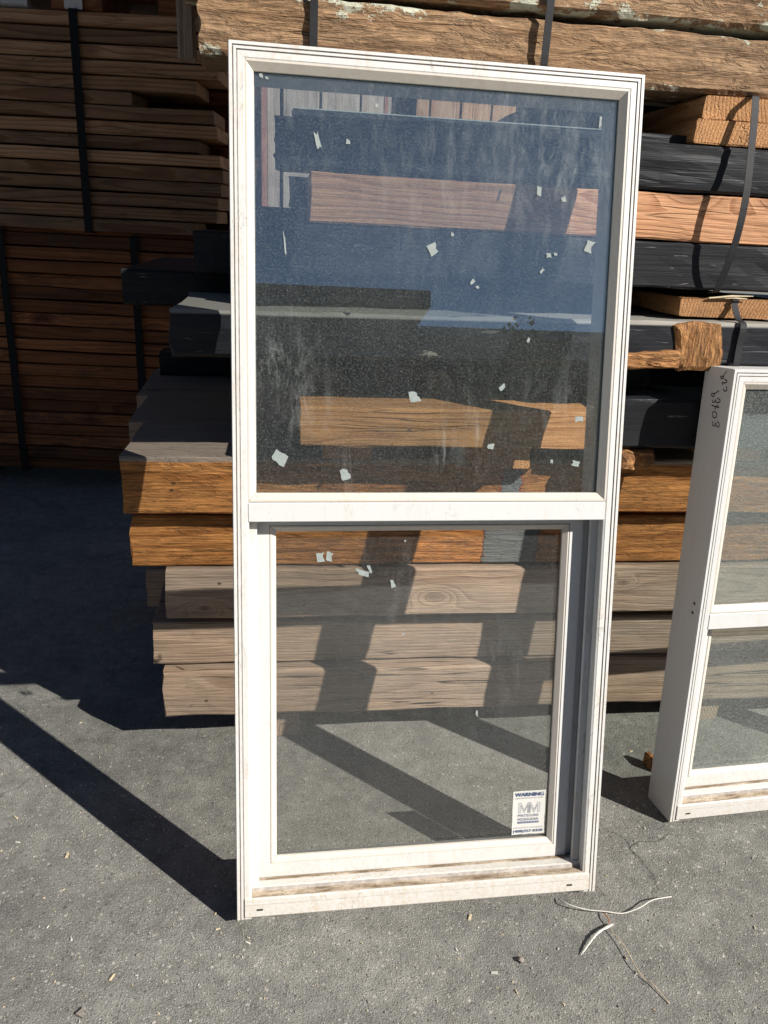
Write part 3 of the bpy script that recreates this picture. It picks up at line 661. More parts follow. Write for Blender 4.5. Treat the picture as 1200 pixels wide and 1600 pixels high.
lb = pile_bundle('lumber_bundle', 'lower strapped bundle of reddish boards in deep shade on the asphalt', zlow, [-0.20, -0.22, -0.19, -0.24, -0.21], 3.70, M_PILE2)
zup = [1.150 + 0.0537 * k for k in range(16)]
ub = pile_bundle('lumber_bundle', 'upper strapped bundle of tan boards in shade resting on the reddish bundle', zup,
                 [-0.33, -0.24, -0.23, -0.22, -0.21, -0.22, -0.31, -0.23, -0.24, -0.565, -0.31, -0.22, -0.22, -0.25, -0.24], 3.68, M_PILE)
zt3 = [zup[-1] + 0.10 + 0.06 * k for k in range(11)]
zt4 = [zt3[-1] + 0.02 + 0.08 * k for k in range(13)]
pile_bundle('lumber_bundle', 'added unseen bundle of boards atop the shaded pile, blocking low sky', zt4, [-0.26, -0.23, -0.25], 3.69, M_PILE)  # out-of-view bundle added to block low sky and deepen the shade
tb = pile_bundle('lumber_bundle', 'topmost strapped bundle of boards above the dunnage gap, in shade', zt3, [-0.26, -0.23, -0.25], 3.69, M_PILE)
for r_, xs, zz in ((tb, (-2.6, -1.7, -0.45), (-0.0985, -0.002)), (lb, (-2.6, -1.6, -0.45), (-0.085, -0.002)), (ub, (-2.95,), (-0.013, -0.002))):
    for x in xs: box('dunnage', x + 1.0, x + 1.09, 0.03, 0.5, zz[0] , zz[1], M_PILE2, r_, bev=0.003)
for x in (0,): box('dunnage', -1.9, 0.74, 0.035, 0.80, -0.0145, -0.0003, M_PILE2, ub)  # full-length filler added to close the bright gap between two bundles
def pstrap(root, X, w=0.032):
    zt = max((c.location.z for c in root.children if c.name.startswith('board'))) + 0.028
    x = (X + 1.0) / math.cos(PA)
    o = strip_along('strap', [(x, 0.25, -0.004), (x, -0.018, -0.004), (x, -0.0195, 0.01), (x, -0.02, zt * 0.5), (x, -0.0195, zt - 0.01), (x, -0.018, zt + 0.003), (x, 0.25, zt + 0.003)], w, 0.002, M_PSTRAP, root)
for X in (-0.768, -2.0): pstrap(ub, X); pstrap(tb, X)
for X in (-1.148, -0.588, -2.3): pstrap(lb, X)
# what rests on the upper bundle: blocks, a printed tag, a rolled paper
zt = 1.150 + 0.0537 * 15
def topb(name, x0, x1, d0, d1, z0, z1, mat, label, cat):
    o = box(name, 0, x1 - x0, 0, d1 - d0, 0, z1 - z0, mat, bev=0.003)
    o.rotation_euler = (0, 0, PA); o.location = (x0, 3.68 + math.tan(PA) * (x0 + 1.0) + d0, z0); return tag(o, label, cat)
topb('dunnage_block', -0.86, -0.66, 0.02, 0.4, zt + 0.0062, zt + 0.10, M_PILE2, 'brown dunnage block on top of the shaded tan bundle behind the strap', 'block')
topb('paper_tag', -0.805, -0.735, 0.004, 0.006, zt + 0.0062, zt + 0.075, M_WHITE, 'white paper tag standing against the dunnage block on the tan bundle', 'tag')
bm = bmesh.new(); tube(bm, [(-1.45, 3.78, zt + 0.024), (-0.95, 3.715, zt + 0.024)], 0.017, 14)
tag(bm_obj('paper_roll', bm, M_WHITE, smooth=False), 'thin white roll lying on top of the shaded tan bundle', 'roll')

# ------------------------------------------------------------------ board fence far behind the stack
FY = 5.5
fen = empty('board_fence', (0.9, FY, 0)); tag(fen, 'sunlit fence of wide vertical boards seen through the gaps of the stack', 'fence')
def fboard(p0, p1, mat, y=0.0, top=2.55, nm='board'):
    x0 = on_face(p0, 150, FY).x; x1 = on_face(p1, 150, FY).x
    TSEED[0] += 1
    v, f = timber_mesh(top, 0.03, x1 - x0, seed=TSEED[0], seg=0.4, ch=0.002, jit=0.001)
    o = mesh_obj(nm, v, f, mat, fen); o.rotation_euler = (0, -math.pi / 2, 0); o.location = ((x0 + x1) / 2 - 0.9, y, top / 2)
fboard(408, 417, M_PINK, -0.03, 2.5, 'post')
for a, b in ((417.5, 437), (442.5, 499), (503, 562), (565, 592)): fboard(a, b, M_FENCE_GREY)
fboard(600, 606, M_PINK, -0.02, 2.5, 'post')
for a, b in ((651, 671), (674, 719), (722.5, 768), (771, 817), (821, 868), (872, 918)): fboard(a, b, M_FENCE_TAN)
xb_ = on_face(366, 150, FY).x
while xb_ < on_face(925, 150, FY).x:      # second, rear layer of boards behind the gaps
    TSEED[0] += 1
    v, f = timber_mesh(2.5, 0.03, 0.27, seed=TSEED[0], seg=0.5, ch=0.002, jit=0.001)
    o = mesh_obj('rear_board', v, f, M_FENCE_GREY, fen); o.rotation_euler = (0, -math.pi / 2, 0); o.location = (xb_ + 0.135 - 0.9, 0.12, 1.25); xb_ += 0.272
for zz in (0.5, 1.5):
    xa = on_face(408, 150, FY).x - 0.9; xb = on_face(918, 150, FY).x - 0.9
    box('rail', xa, xb, 0.018, 0.07, zz, zz + 0.09, M_FENCE_GREY, fen)

# ------------------------------------------------------------------ windows
def member(name, prof, side, rect, mat, parent, m0=1.0, m1=1.0, e0=0.0, e1=0.0, dark=()):
    """extrude a profile of (inset, depth) points along one side of rect (u0, u1, w0, w1); m0/m1: mitre at low/high end"""
    u0, u1, w0, w1 = rect
    verts = []; n = len(prof)
    for end in (0, 1):
        for (a, v) in prof:
            m = (m0 if end == 0 else m1) * a + (e0 if end == 0 else e1)
            if side == 'L': p = (u0 + a, v, (w0 + m) if end == 0 else (w1 - m))
            if side == 'R': p = (u1 - a, v, (w0 + m) if end == 0 else (w1 - m))
            if side == 'T': p = ((u0 + m) if end == 0 else (u1 - m), v, w1 - a)
            if side == 'B': p = ((u0 + m) if end == 0 else (u1 - m), v, w0 + a)
            verts.append(p)
    bm = bmesh.new(); vs = [bm.verts.new(p) for p in verts]
    for i in range(n):
        j = (i + 1) % n; f_ = bm.faces.new((vs[i], vs[j], vs[n + j], vs[n + i])); f_.material_index = 1 if i in dark else 0
    bm.faces.new(vs[:n]); bm.faces.new(vs[n:])
    return bm_obj(name, bm, [mat, M_GROOVE] if dark else mat, parent)

FR = [(0.0, 0.006), (0.0012, 0.003), (0.0060, 0.003), (0.0066, 0.0054), (0.0076, 0.0054), (0.0082, 0.0034), (0.0121, 0.0034), (0.0126, 0.0056), (0.0136, 0.0056), (0.0142, 0.0045),
      (0.0232, 0.0045), (0.0240, 0.0052), (0.0270, 0.0065), (0.0270, 0.0275), (0.0258, 0.0275), (0.0258, 0.0290), (0.0390, 0.0295), (0.0400, 0.0302), (0.0400, 0.0365), (0.0335, 0.0370), (0.0335, 0.0950), (0.031, 0.0980), (0.002, 0.0980), (0.0, 0.0960)]
BEADP = [(0.0242, 0.0066), (0.0250, 0.0052), (0.0280, 0.0052), (0.0388, 0.0150), (0.0390, 0.0178), (0.0268, 0.0178)]

def wframe(root):
    return root.matrix_world
def px_local(root, px, py, v):
    """pixel -> local (u, w) on the plane of depth v of a leaning window"""
    m = root.matrix_world; ex, en, ez = (m.col[i].to_3d() for i in range(3)); O = m.translation + en * v
    d = ray(px, py); t = (O - CAMP).dot(en) / d.dot(en); P = CAMP + d * t - O
    return P.dot(ex), P.dot(ez)

def build_window(name, base, yaw, lean, Wd, Ht, rail0, rail1, glassU, glassL, vin, dirty):
    root = empty(name)
    ex = Vector((math.cos(yaw), math.sin(yaw), 0)); n = Vector((-math.sin(yaw), math.cos(yaw), 0))
    ez = Vector((0, 0, math.cos(lean))) + n * math.sin(lean); en = n * math.cos(lean) - Vector((0, 0, math.sin(lean)))
    m = Matrix((ex, en, ez)).transposed().to_4x4(); m.translation = base
    root.matrix_world = m; bpy.context.view_layer.update()
    R = (0, Wd, 0, Ht)
    GR = (2, 3, 4, 6, 7, 8)
    member('jamb', FR, 'L', R, vin, root, m0=0.0, dark=GR); member('jamb', FR, 'R', R, vin, root, m0=0.0, dark=GR)
    member('head', FR, 'T', R, vin, root, dark=GR)
    # sill: extruded along u between the jambs
    u0, u1 = 0.0146, Wd - 0.0146
    SP = [(0.0060, 0.0010), (0.0012, 0.0060), (0.0012, 0.0280), (0.0022, 0.0286), (0.0012, 0.0292), (0.0012, 0.0385), (0.0040, 0.0405), (0.0220, 0.0412), (0.0220, 0.0490), (0.0250, 0.0505), (0.0475, 0.0512), (0.0475, 0.0440), (0.0980, 0.0480), (0.0980, 0.0010)]
    def sillmesh(nm, pr, mat, a, b):
        bm = bmesh.new(); k = len(pr)
        A_ = [bm.verts.new((a, v, w)) for v, w in pr]; B_ = [bm.verts.new((b, v, w)) for v, w in pr]
        for i in range(k): bm.faces.new((A_[i], A_[(i + 1) % k], B_[(i + 1) % k], B_[i])).material_index = 1 if (nm == 'sill' and i in (2, 3, 7)) else 0
        bm.faces.new(A_); bm.faces.new(B_)
        return bm_obj(nm, bm, [mat, M_GROOVE] if nm == 'sill' else mat, root)
    sill = sillmesh('sill', SP, vin, u0, u1)
    sillmesh('sill_track', [(0.0060, 0.0407), (0.0060, 0.0412), (0.0217, 0.0420), (0.0217, 0.0413)], dirty, 0.0275, Wd - 0.0275)
    sillmesh('sash_seal', [(0.0400, 0.0513), (0.0405, 0.0520), (0.0472, 0.0520), (0.0472, 0.0513)], M_TRACK, 0.0405, Wd - 0.0405)
    for uu in (0.036, Wd - 0.060):
        sl_ = box('weep_slot', uu, uu + 0.011, 0.0006, 0.0016, 0.017, 0.0205, M_DARKHOLE, sill)
    # meeting rail of the fixed upper light
    RP = [(0.0042, 0.001), (0.0042, rail1 - rail0 - 0.002), (0.006, rail1 - rail0), (0.037, rail1 - rail0), (0.037, 0.0), (0.005, 0.0)]
    bm = bmesh.new(); k = len(RP)
    A_ = [bm.verts.new((0.0262, v, rail0 + w)) for v, w in RP]; B_ = [bm.verts.new((Wd - 0.0262, v, rail0 + w)) for v, w in RP]
    for i in range(k): bm.faces.new((A_[i], A_[(i + 1) % k], B_[(i + 1) % k], B_[i]))
    bm.faces.new(A_); bm.faces.new(B_)
    bm_obj('meeting_rail', bm, M_VINYL2, root)
    # glazing beads of the upper light
    RB = (0, Wd, rail1 - 0.0238, Ht)
    for s in 'LRTB': member('glazing_bead', BEADP, s, RB, M_BEAD, root, e0=0.0004, e1=0.0004, dark=(0,))
    gu = box('upper_glass', 0.0275, Wd - 0.0275, 0.0185, 0.0205, rail1 + 0.004, Ht - 0.0275, glassU, root)
    box('inner_upper_glass', 0.0275, Wd - 0.0275, 0.0245, 0.0265, rail1 + 0.004, Ht - 0.0275, M_GLASS_BU, root)
    # spacer between the two panes
    sp_ = [(0.0335, 0.0207), (0.0395, 0.0207), (0.0395, 0.0243), (0.0335, 0.0243)]
    for s in 'LRTB': member('spacer', sp_, s, (0, Wd, rail1 - 0.030, Ht), M_SEAL, root)
    # lower sliding sash
    SB = 0.0522
    RS = (0.0355, Wd - 0.0470, SB, rail0 + 0.012)
    box('track_liner', Wd - 0.0480, Wd - 0.0330, 0.0550, 0.0900, 0.0490, rail0 - 0.001, M_VINYL2, root, bev=0.001)
    STP = [(0.0, 0.0480), (0.0250, 0.0475), (0.0258, 0.0490), (0.0258, 0.0780), (0.0, 0.0780)]
    bm = bmesh.new()
    sash = member('sash', STP, 'L', RS, M_VINYL2, root)
    ss = [member('sash_side', STP, s, RS, M_VINYL2, root) for s in 'RTB']
    me = sash.data; bm.from_mesh(me)
    for o in ss:
        bm.from_mesh(o.data); od = o.data; bpy.data.objects.remove(o); bpy.data.meshes.remove(od)
    bm.to_mesh(me); bm.free()
    SBP = [(0.0262, 0.0490), (0.0268, 0.0478), (0.0290, 0.0478), (0.0372, 0.0540), (0.0374, 0.0585), (0.0262, 0.0585)]
    for s in 'LRTB': member('glazing_bead', SBP, s, RS, M_BEAD, sash, e0=0.0004, e1=0.0004, dark=(0,))
    gl = box('lower_glass', RS[0] + 0.0262, RS[1] - 0.0262, 0.0590, 0.0615, RS[2] + 0.0262, RS[3] - 0.0262, glassL, sash)
    box('inner_lower_glass', RS[0] + 0.0262, RS[1] - 0.0262, 0.0680, 0.0705, RS[2] + 0.0262, RS[3] - 0.0262, M_GLASS_B, sash)
    sp_ = [(0.0300, 0.0617), (0.0365, 0.0617), (0.0365, 0.0678), (0.0300, 0.0678)]
    for s in 'LRTB': member('spacer', sp_, s, RS, M_SEAL, sash)
    return root, gu, gl, sash, RS

LEAN1 = 0.1991; Z1 = 0.098 * math.sin(LEAN1) + 0.0008
B1 = on_ground(370, 1440, Z1)
win, gU, gL, sash1, RS1 = build_window('tall_window', B1, 0.0142, LEAN1, 0.687, 1.488, 0.733, 0.766, M_GLASS_F, M_GLASS_F2, M_VINYL, M_TRACK)
tag(win, 'tall white vinyl window with two lights, leaning on the timber stack', 'window', kind='thing')
LEAN2 = 0.0845; Z2 = 0.098 * math.sin(LEAN2) + 0.0008
B2 = on_ground(1047, 1286, Z2)
win2, gU2, gL2, sash2, RS2 = build_window('small_window', B2, 0.0607, LEAN2, 0.762, 0.991, 0.458, 0.492, M_GLASS_G, M_GLASS_G, M_VINYL2, M_TRACK)
tag(win2, 'shorter white window with 30x39 handwritten on its side', 'window', kind='thing')

# paper and tape scraps on the tall window
def scrap(px, py, w, h, ang=0.0, upper=True, seed=0, notch=False):
    v = 0.0184 if upper else 0.0589
    u, ww = px_local(win, px, py, v); rg = random.Random(seed + int(px * 7 + py))
    pts = []
    base = [(-1, -1), (-.3, -1.02), (.35, -.95), (1, -1), (1, -.3), (.9, .4), (1, 1), (.3, .9), (-.2, 1.05), (-1, 1), (-.95, .3), (-1.05, -.4)]
    cut = rg.randrange(12)
    for i_, (x, y) in enumerate(base):
        q = rg.uniform(0.45, 0.7) if i_ in (cut, (cut + 1) % 12) else rg.uniform(0.82, 1.08)
        x *= w / 2 * q; y *= h / 2 * q * rg.uniform(0.9, 1.05)
        pts.append((u + x * math.cos(ang) - y * math.sin(ang), ww + x * math.sin(ang) + y * math.cos(ang)))
    n = len(pts)
    verts = [(a, v - 0.0003, b) for a, b in pts] + [(a, v - 0.00002, b) for a, b in pts]
    faces = [tuple(range(n)), tuple(reversed(range(n, 2 * n)))] + [(i, i + n, (i + 1) % n + n, (i + 1) % n) for i in range(n)]
    return mesh_obj('tape_scrap', verts, faces, M_TAPE, gU if upper else gL if False else (gU if upper else sash1))
PXM = 0.00112
for (px, py, w, h, a) in ((677, 389, 16, 18, .5), (843, 299, 8, 14, .1), (881, 312, 7, 9, .4), (921, 386, 13, 19, -.3), (738, 440, 9, 6, .6), (746, 449, 5, 5, .6), (857, 399, 8, 7, .2), (868, 397, 5, 5, .2),
                          (847, 423, 4, 9, -.7), (826, 531, 4, 8, -.3), (648, 620, 17, 17, .2), (785, 605, 7, 14, -.8), (437, 716, 24, 20, -.5), (540, 741, 15, 17, .3), (767, 697, 10, 11, -.3), (899, 724, 14, 9, -.2), (905, 655, 14, 10, .1),
                          (496, 218, 7, 26, .25), (544, 221, 6, 8, 0), (707, 366, 4, 6, 0), (938, 192, 4, 20, -.05), (408, 118, 5, 8, .3), (417, 122, 4, 4, 0), (589, 165, 4, 6, 0), (445, 380, 2.5, 34, .08), (862, 721, 4, 7, 0)):
    scrap(px, py, w * PXM, h * PXM, a)
for (px, py, w, h, a) in ((501, 871, 13, 15, .1), (515, 870, 11, 15, -.2), (566, 895, 24, 9, -.3), (578, 889, 5, 14, .5), (614, 912, 7, 14, .2), (745, 1115, 4, 12, 0), (630, 990, 4, 4, 0), (633, 845, 3, 4, 0)):
    scrap(px, py, w * PXM, h * PXM, a, upper=False)

# the warning sticker on the lower glass
def sticker_print():
    v = 0.0588
    c = [px_local(win, *p, v) for p in ((802, 1238), (852, 1232), (850, 1300), (799, 1305))]
    (ax, ay), (bx, by), (cx, cy), (dx, dy) = c
    u0 = (ax + dx) / 2; u1 = (bx + cx) / 2; w1 = (ay + by) / 2; w0 = (cy + dy) / 2
    Wd, Hh = u1 - u0, w1 - w0
    bm = bmesh.new()
    # slightly curled paper sheet
    nx, nz = 8, 10; grid = []
    for j in range(nz + 1):
        r_ = []
        for i in range(nx + 1):
            a = i / nx; b = j / nz
            cur = 0.0006 * (abs(a - .5) * 2) ** 4 + 0.0004 * (abs(b - .5) * 2) ** 6
            e = rnd.uniform(-.0004, .0004) if i in (0, nx) or j in (0, nz) else 0
            r_.append(bm.verts.new((u0 + Wd * a + e, v - 0.0002 - cur, w0 + Hh * b + e)))
        grid.append(r_)
    for j in range(nz):
        for i in range(nx):
            f = bm.faces.new((grid[j][i], grid[j][i + 1], grid[j + 1][i + 1], grid[j + 1][i])); f.material_index = 0
    def text(s, x, z, size, width=None, mi=1, bold=0.0, spacing=1.0):
        cu = bpy.data.curves.new('t', 'FONT'); cu.body = s; cu.size = size; cu.align_x = 'CENTER'; cu.align_y = 'CENTER'
        cu.offset = bold; cu.space_character = spacing; cu.resolution_u = 3
        o = bpy.data.objects.new('t', cu); COL.objects.link(o); bpy.context.view_layer.update()
        me = bpy.data.meshes.new_from_object(o.evaluated_get(bpy.context.evaluated_depsgraph_get()))
        xs = [q.co.x for q in me.vertices]; sc = 1.0
        if width and xs: sc = width / (max(xs) - min(xs))
        mid = (max(xs) + min(xs)) / 2
        vm = [bm.verts.new((x + (q.co.x - mid) * sc, v - 0.0016, z + q.co.y)) for q in me.vertices]
        for p in me.polygons:
            try:
                f = bm.faces.new([vm[i] for i in p.vertices]); f.material_index = mi
            except ValueError: pass
        bpy.data.objects.remove(o); bpy.data.curves.remove(cu); bpy.data.meshes.remove(me)
    def quad(x0, x1, z0, z1, mi, d=0.0014):
        q = [bm.verts.new(p) for p in ((x0, v - d, z0), (x1, v - d, z0), (x1, v - d, z1), (x0, v - d, z1))]
        bm.faces.new(q).material_index = mi
    X = (u0 + u1) / 2; H = Hh
    text('WARNING', X, w1 - 0.085 * H, 0.115 * H, Wd * 0.90, 1, 0.00028)
    text('THESE PREMISES PROTECTED BY', X, w1 - 0.165 * H, 0.045 * H, Wd * 0.88, 2)
    # outlined double M
    def line(p, q, t=0.00035, mi=2):
        p = Vector(p); q = Vector(q); d = (q - p).normalized(); nn = Vector((-d.y, d.x)) * t
        vs = [bm.verts.new((a.x, v - 0.0015, a.y)) for a in (p - nn, q - nn, q + nn, p + nn)]; bm.faces.new(vs).material_index = mi
    zt, zb = w1 - 0.27 * H, w1 - 0.50 * H
    xs = [u0 + Wd * a for a in (0.20, 0.255, 0.37, 0.485, 0.54)]
    xs2 = [u0 + Wd * a for a in (0.50, 0.555, 0.67, 0.785, 0.84)]
    for q in (xs, xs2):
        pts = [(q[0], zb), (q[0], zt), (q[1], zt), (q[2], zb + 0.06 * H), (q[3], zt), (q[4], zt), (q[4], zb), (q[3], zb), (q[3], zt - 0.05 * H), (q[2], zb), (q[1], zt - 0.05 * H), (q[1], zb), (q[0], zb)]
        for a, b in zip(pts, pts[1:]): line(a, b)
    text('MATSUURA', X, w1 - 0.565 * H, 0.085 * H, Wd * 0.64, 1)
    text('MORIKAWA', X, w1 - 0.655 * H, 0.085 * H, Wd * 0.64, 1)
    quad(u0 + Wd * 0.18, u0 + Wd * 0.82, w1 - 0.745 * H, w1 - 0.700 * H, 1)
    text('C O M P A N Y', X, w1 - 0.7225 * H, 0.040 * H, Wd * 0.58, 0)
    text('SECURITY SYSTEMS', X, w1 - 0.845 * H, 0.040 * H, Wd * 0.90, 2)
    text('(408)257-0320', X, w1 - 0.925 * H, 0.085 * H, Wd * 0.92, 1, 0.00012)
    white = plain('sticker_paper', (0.50, 0.49, 0.46), 0.6, var=0.06, scale=200)
    navy = plain('sticker_navy_ink', (0.05, 0.075, 0.16), 0.6, var=0.1)
    grey = plain('sticker_thin_ink', (0.22, 0.225, 0.27), 0.6, var=0.1)
    o = bm_obj('warning_sticker', bm, [white, navy, grey], sash1)
    o['label'] = 'white warning sticker with navy lettering'
sticker_print()

# handwriting on the side of the shorter window (marker strokes on its left side face, local x = 0)
def side_local(px, py):
    m = win2.matrix_world; ex, en, ez = (m.col[i].to_3d() for i in range(3)); O = m.translation
    d = ray(px, py); t = (O - CAMP).dot(ex) / d.dot(ex); P = CAMP + d * t - O
    return P.dot(en), P.dot(ez)
strokes = [[(770, 265), (748, 296), (733, 322), (714, 318), (707, 333), (721, 346), (737, 333), (735, 320)],
           [(748, 352), (768, 362), (772, 378), (752, 390), (724, 385), (730, 410)],
           [(733, 448), (742, 470), (764, 472), (773, 450), (764, 426)],
           [(690, 470), (662, 488), (642, 500), (616, 500), (612, 518), (626, 530), (641, 520), (642, 500)],
           [(624, 566), (626, 590), (646, 584), (652, 562), (660, 588), (690, 592), (702, 570), (672, 546)],
           [(614, 622), (650, 634), (692, 645)], [(644, 664), (660, 642), (682, 618)],
           [(640, 686), (622, 702), (626, 738), (646, 752), (664, 738), (662, 702), (646, 686)],
           [(626, 790), (624, 826), (644, 838), (654, 806), (664, 838), (686, 848), (692, 818), (672, 790)]]
bm = bmesh.new()
for st_ in strokes:
    P = smooth_path([Vector((*side_local(1020 + x / 6.667, 540 + y / 6.667), 0)) for x, y in st_], 4)
    pts = [Vector((-0.0001, p.x, p.y)) for p in P]
    for i in range(len(pts) - 1):
        a, b = pts[i], pts[i + 1]; d = (b - a).normalized(); nn = Vector((0, -d.z, d.y)) * 0.0012
        vs = [bm.verts.new(q) for q in (a - nn - d * 0.0005, b - nn + d * 0.0005, b + nn + d * 0.0005, a + nn - d * 0.0005)]
        bm.faces.new(vs)
off = 0
o = bm_obj('handwriting', bm, M_INK, win2); o['label'] = 'black marker writing 30x39 C29'
for (px, py) in ((1085, 943), (1082, 957)):
    a, b = side_local(px, py); bm = bmesh.new()
    bmesh.ops.create_circle(bm, cap_ends=True, radius=0.0035, segments=14, matrix=Matrix.Translation((-0.0002, a, b)) @ Matrix.Rotation(math.pi / 2, 4, 'Y'))
    bm_obj('screw_hole', bm, M_DARKHOLE, win2)

# ------------------------------------------------------------------ litter on the asphalt
def gp(px, py, z=0.0): return on_ground(px, py, z)
bm = bmesh.new()
tube(bm, smooth_path([gp(872, 1404, 0.004), gp(886, 1412, 0.012), gp(915, 1421, 0.010), gp(945, 1424, 0.008), gp(973, 1427, 0.005), gp(1000, 1418, 0.010), gp(1020, 1406, 0.012), gp(1049, 1401, 0.006)], 4), 0.0011, 6)
w1 = bm_obj('wire', bm, M_WHITE, smooth=True)
tag(w1, 'curved white insulated wire on the asphalt by the tall window corner', 'wire')
bm = bmesh.new(); tube(bm, smooth_path([gp(943, 1426, 0.006), gp(950, 1434, 0.010), gp(953, 1446, 0.006)], 4), 0.0012, 6)
bm_obj('copper_core', bm, M_COPPER, w1, True)
bm = bmesh.new(); tube(bm, smooth_path([gp(952, 1451, 0.006), gp(975, 1478, 0.008), gp(992, 1508, 0.008), gp(1008, 1531, 0.003), gp(1018, 1536, 0.005), gp(1046, 1568, 0.002)], 4), 0.0009, 6)
tag(bm_obj('wire', bm, M_STRAW, smooth=True), 'thin straight tan wire trailing away from the torn white strip', 'wire')
bm = bmesh.new()
tube(bm, smooth_path([gp(908, 1492, 0.003), gp(922, 1472, 0.007), gp(936, 1456, 0.008), gp(958, 1444, 0.006)], 4), [0.0006, 0.0009, 0.0019, 0.0014, 0.0021, 0.0015, 0.0023, 0.0018, 0.0026, 0.0019, 0.0028, 0.0021, 0.0014], 5)
tag(bm_obj('torn_strip', bm, M_WHITE, smooth=False), 'torn white vinyl strip among the wires on the asphalt', 'strip')
bm = bmesh.new(); bmesh.ops.create_icosphere(bm, subdivisions=2, radius=0.006, matrix=Matrix.Translation(gp(814, 1499, 0.004)))
for v in bm.verts: v.co += Vector((1, .6, .8)) * (mnoise.noise(v.co * 190) * 0.004)
tag(bm_obj('pebble', bm, M_STONE), 'small brown pebble on the open asphalt before the tall window', 'pebble')
bm = bmesh.new()
tri = [gp(118, 1586, 0.0015), gp(131, 1575, 0.003), gp(130, 1592, 0.0015)]
vs = [bm.verts.new(p) for p in tri] + [bm.verts.new(p + Vector((0, 0, 0.003))) for p in tri]
for f in ((0, 1, 2), (5, 4, 3), (0, 3, 4, 1), (1, 4, 5, 2), (2, 5, 3, 0)): bm.faces.new([vs[i] for i in f])
tag(bm_obj('glass_shard', bm, M_STONE), 'small dark triangular shard on the asphalt', 'shard')
wb = box('wood_scrap', -0.008, 0.008, -0.02, 0.02, 0.0, 0.035, M_TORN, bev=0.003); wb.location = on_ground(1016, 1212) + Vector((0.012, 0.03, 0.0))
wb.rotation_euler = (0, 0, 0.2)
tag(wb, 'orange wood scrap standing behind the shorter window corner', 'wood scrap')
# pale chips, splinters and grit: uncountable litter
def litter(name, n, seed, mats, area, sz, label):
    rg = random.Random(seed); verts = []; faces = []; mi = []
    for i in range(n):
        px = rg.uniform(*area[0]); py = area[1][0] + (area[1][1] - area[1][0]) * rg.random() ** 0.8
        p = on_ground(px, py)
        L = rg.uniform(*sz) * (rg.random() ** 1.5 + 0.35); wd = L * rg.uniform(0.15, 0.6); th = min(wd, 0.002)
        a = rg.uniform(0, math.pi); tl = rg.uniform(-.25, .25)
        ca, sa = math.cos(a), math.sin(a); b = len(verts)
        for (x, y, z_) in ((-1, -1, 0), (1, -.6, 0), (1, .8, 0), (-1, 1, 0), (-.8, -.7, 1), (.9, -.5, 1), (.8, .6, 1), (-.9, .8, 1)):
            X = x * L / 2; Y = y * wd / 2
            verts.append((p.x + X * ca - Y * sa, p.y + X * sa + Y * ca, 0.0003 + z_ * th + abs(X) * abs(tl) * (1 if X * tl > 0 else 0)))
        for q in ((0, 3, 2, 1), (4, 5, 6, 7), (0, 1, 5, 4), (1, 2, 6, 5), (2, 3, 7, 6), (3, 0, 4, 7)):
            faces.append(tuple(b + k for k in q)); mi.append(i % len(mats))
    o = mesh_obj(name, verts, faces, mats)
    for p_, k in zip(o.data.polygons, mi): p_.material_index = k
    return tag(o, label, 'litter', kind='stuff')
litter('grit', 2600, 3, [M_WHITE, M_STRAW, M_STONE, M_STONE, M_STRAW], ((-150, 1350), (1040, 1680)), (0.001, 0.0040), 'pale grit and fine chips strewn over the asphalt')
litter('wood_chips', 70, 5, [M_WHITE, M_STRAW, M_STRAW], ((-100, 1300), (1080, 1640)), (0.003, 0.011), 'pale wood splinters and paint chips strewn over the asphalt')

# ------------------------------------------------------------------ what stands behind the photographer (mirrored in the glass)
M_WALL = plain('dark_shed_wall', (0.05, 0.052, 0.05), 0.8, var=0.2, scale=2)
M_ROOF = plain('shed_roof_metal', (0.14, 0.14, 0.145), 0.5, var=0.15, scale=3)
M_SHDOOR = plain('shed_door', (0.06, 0.07, 0.08), 0.6)
shed = empty('storage_shed', (-2.0, -17.0, 0)); tag(shed, 'dark flat-roofed storage shed behind the photographer, mirrored in the glass', 'shed')
box('wall', -7, 6.2, -6, 0, 0, 6.9, M_WALL, shed, bev=0.02)
box('roof', -7.3, 6.5, -6.3, 0.3, 6.903, 7.35, M_ROOF, shed, bev=0.02)
for x in (-5, 0, 4): box('door', x - 1.4, x + 1.4, 0.003, 0.06, 0.02, 3.6, M_SHDOOR, shed, bev=0.01)
t = NT('leaves'); c = t.coord()
M_LEAF = t.end(t.bsdf(t.mix(t.noise(c, 0.8, 3), (0.025, 0.045, 0.014), (0.07, 0.10, 0.03)), 0.7, None, 0.2))
M_BARK = plain('bark', (0.09, 0.07, 0.05), 0.9, scale=8, bump=0.5)
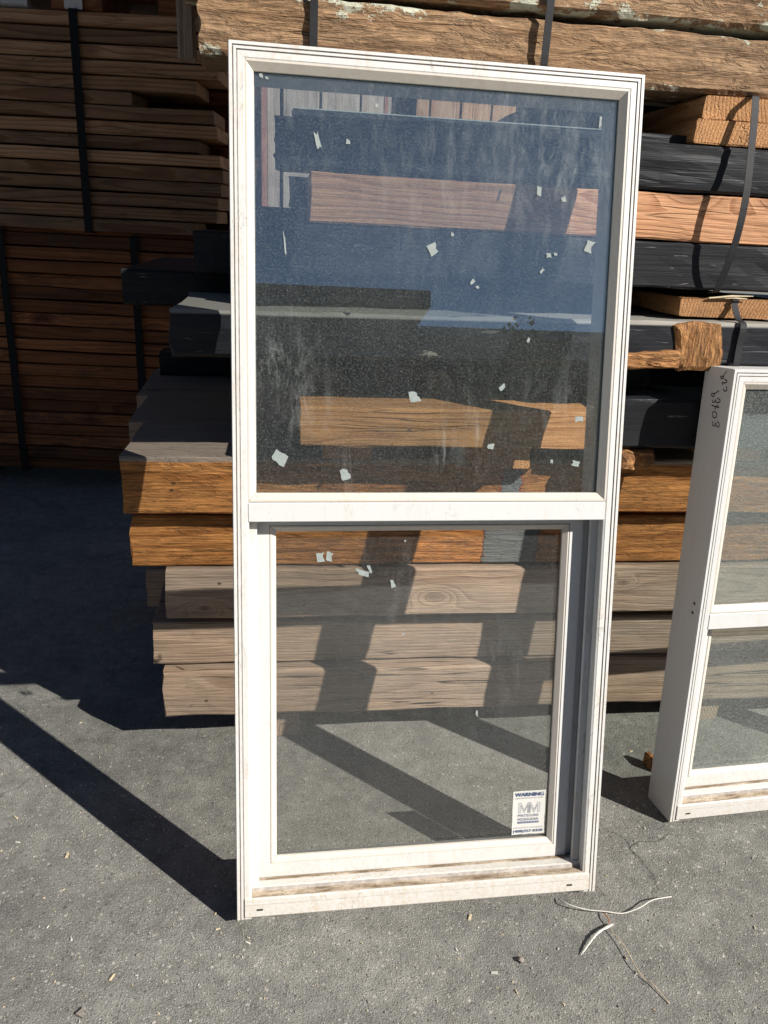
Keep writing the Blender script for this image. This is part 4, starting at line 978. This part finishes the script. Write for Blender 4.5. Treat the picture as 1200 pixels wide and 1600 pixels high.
def tree(x, y, hgt, rad, seed, label):
    rg = random.Random(seed); root = empty('tree', (x, y, 0)); tag(root, label, 'tree', 'trees behind the photographer')
    bm = bmesh.new()
    tube(bm, [(0, 0, -0.05), (0.1, 0, hgt * 0.3), (0.0, 0.1, hgt * 0.6), (0, 0, hgt * 0.85)], [0.22, 0.17, 0.11, 0.04], 8)
    limbs = []
    for k in range(6):
        a = rg.uniform(0, 6.28); z0 = hgt * rg.uniform(0.3, 0.6); e = (math.cos(a) * rad * 0.7, math.sin(a) * rad * 0.7, z0 + hgt * rg.uniform(0.15, 0.3))
        tube(bm, [(0.05, 0, z0), (e[0] * .5, e[1] * .5, z0 + (e[2] - z0) * .6), e], [0.08, 0.05, 0.02], 6); limbs.append(e)
    bm_obj('trunk', bm, M_BARK, root)
    verts = []; faces = []
    cl = [(rg.gauss(0, rad * .45), rg.gauss(0, rad * .45), hgt * rg.uniform(0.38, 0.93)) for _ in range(34)] + limbs
    for (cx, cy, cz) in cl:
        rr = rad * rg.uniform(0.22, 0.4)
        for _ in range(70):
            d = Vector((rg.gauss(0, 1), rg.gauss(0, 1), rg.gauss(0, .8))).normalized() * rr * rg.random() ** 0.4
            p = Vector((cx, cy, cz)) + d
            p.z = min(p.z, hgt)
            u = Vector((rg.gauss(0, 1), rg.gauss(0, 1), rg.gauss(0, 1))).normalized(); w = u.orthogonal().normalized(); s = rg.uniform(0.06, 0.14)
            b = len(verts); verts += [p - u * s, p + w * s * .6, p + u * s, p - w * s * .6]; faces.append((b, b + 1, b + 2, b + 3))
    mesh_obj('crown', verts, faces, M_LEAF, root)
dark_backdrop = empty('storage_shed', (15.0, -23.0, 0)); tag(dark_backdrop, 'added dark shed-shaped backdrop for the reflection, beyond the trees behind the photographer', 'shed')  # invented mass that keeps the mirrored area below the skyline dark
box('wall', -10.5, 14, -6, 0, 0, 7.85, M_WALL, dark_backdrop, bev=0.02); box('roof', -10.8, 14.3, -6.3, 0.3, 7.853, 8.2, M_ROOF, dark_backdrop, bev=0.02)
for x in (-7, 0, 7): box('door', x - 1.8, x + 1.8, 0.003, 0.06, 0.02, 4.2, M_SHDOOR, dark_backdrop, bev=0.01)
TL = ['broad leafy tree right of the shed behind the photographer', 'rounder tree next along behind the photographer', 'tall slim tree behind the photographer', 'wide low tree at the far end behind the photographer', 'bushy tree beside the wide low one behind the photographer', 'tree left of the shed behind the photographer']
for (x, y, h_, r_, sd), lb_ in zip(((5.9, -17.5, 6.2, 1.7, 1), (8.2, -18.5, 6.75, 1.9, 2), (10.6, -18.0, 6.3, 1.8, 3), (13.4, -19, 6.5, 2.0, 4), (16.5, -20, 6.8, 2.1, 5), (-12.5, -18, 6.0, 2.0, 6)), TL): tree(x, y, h_, r_, sd, lb_)
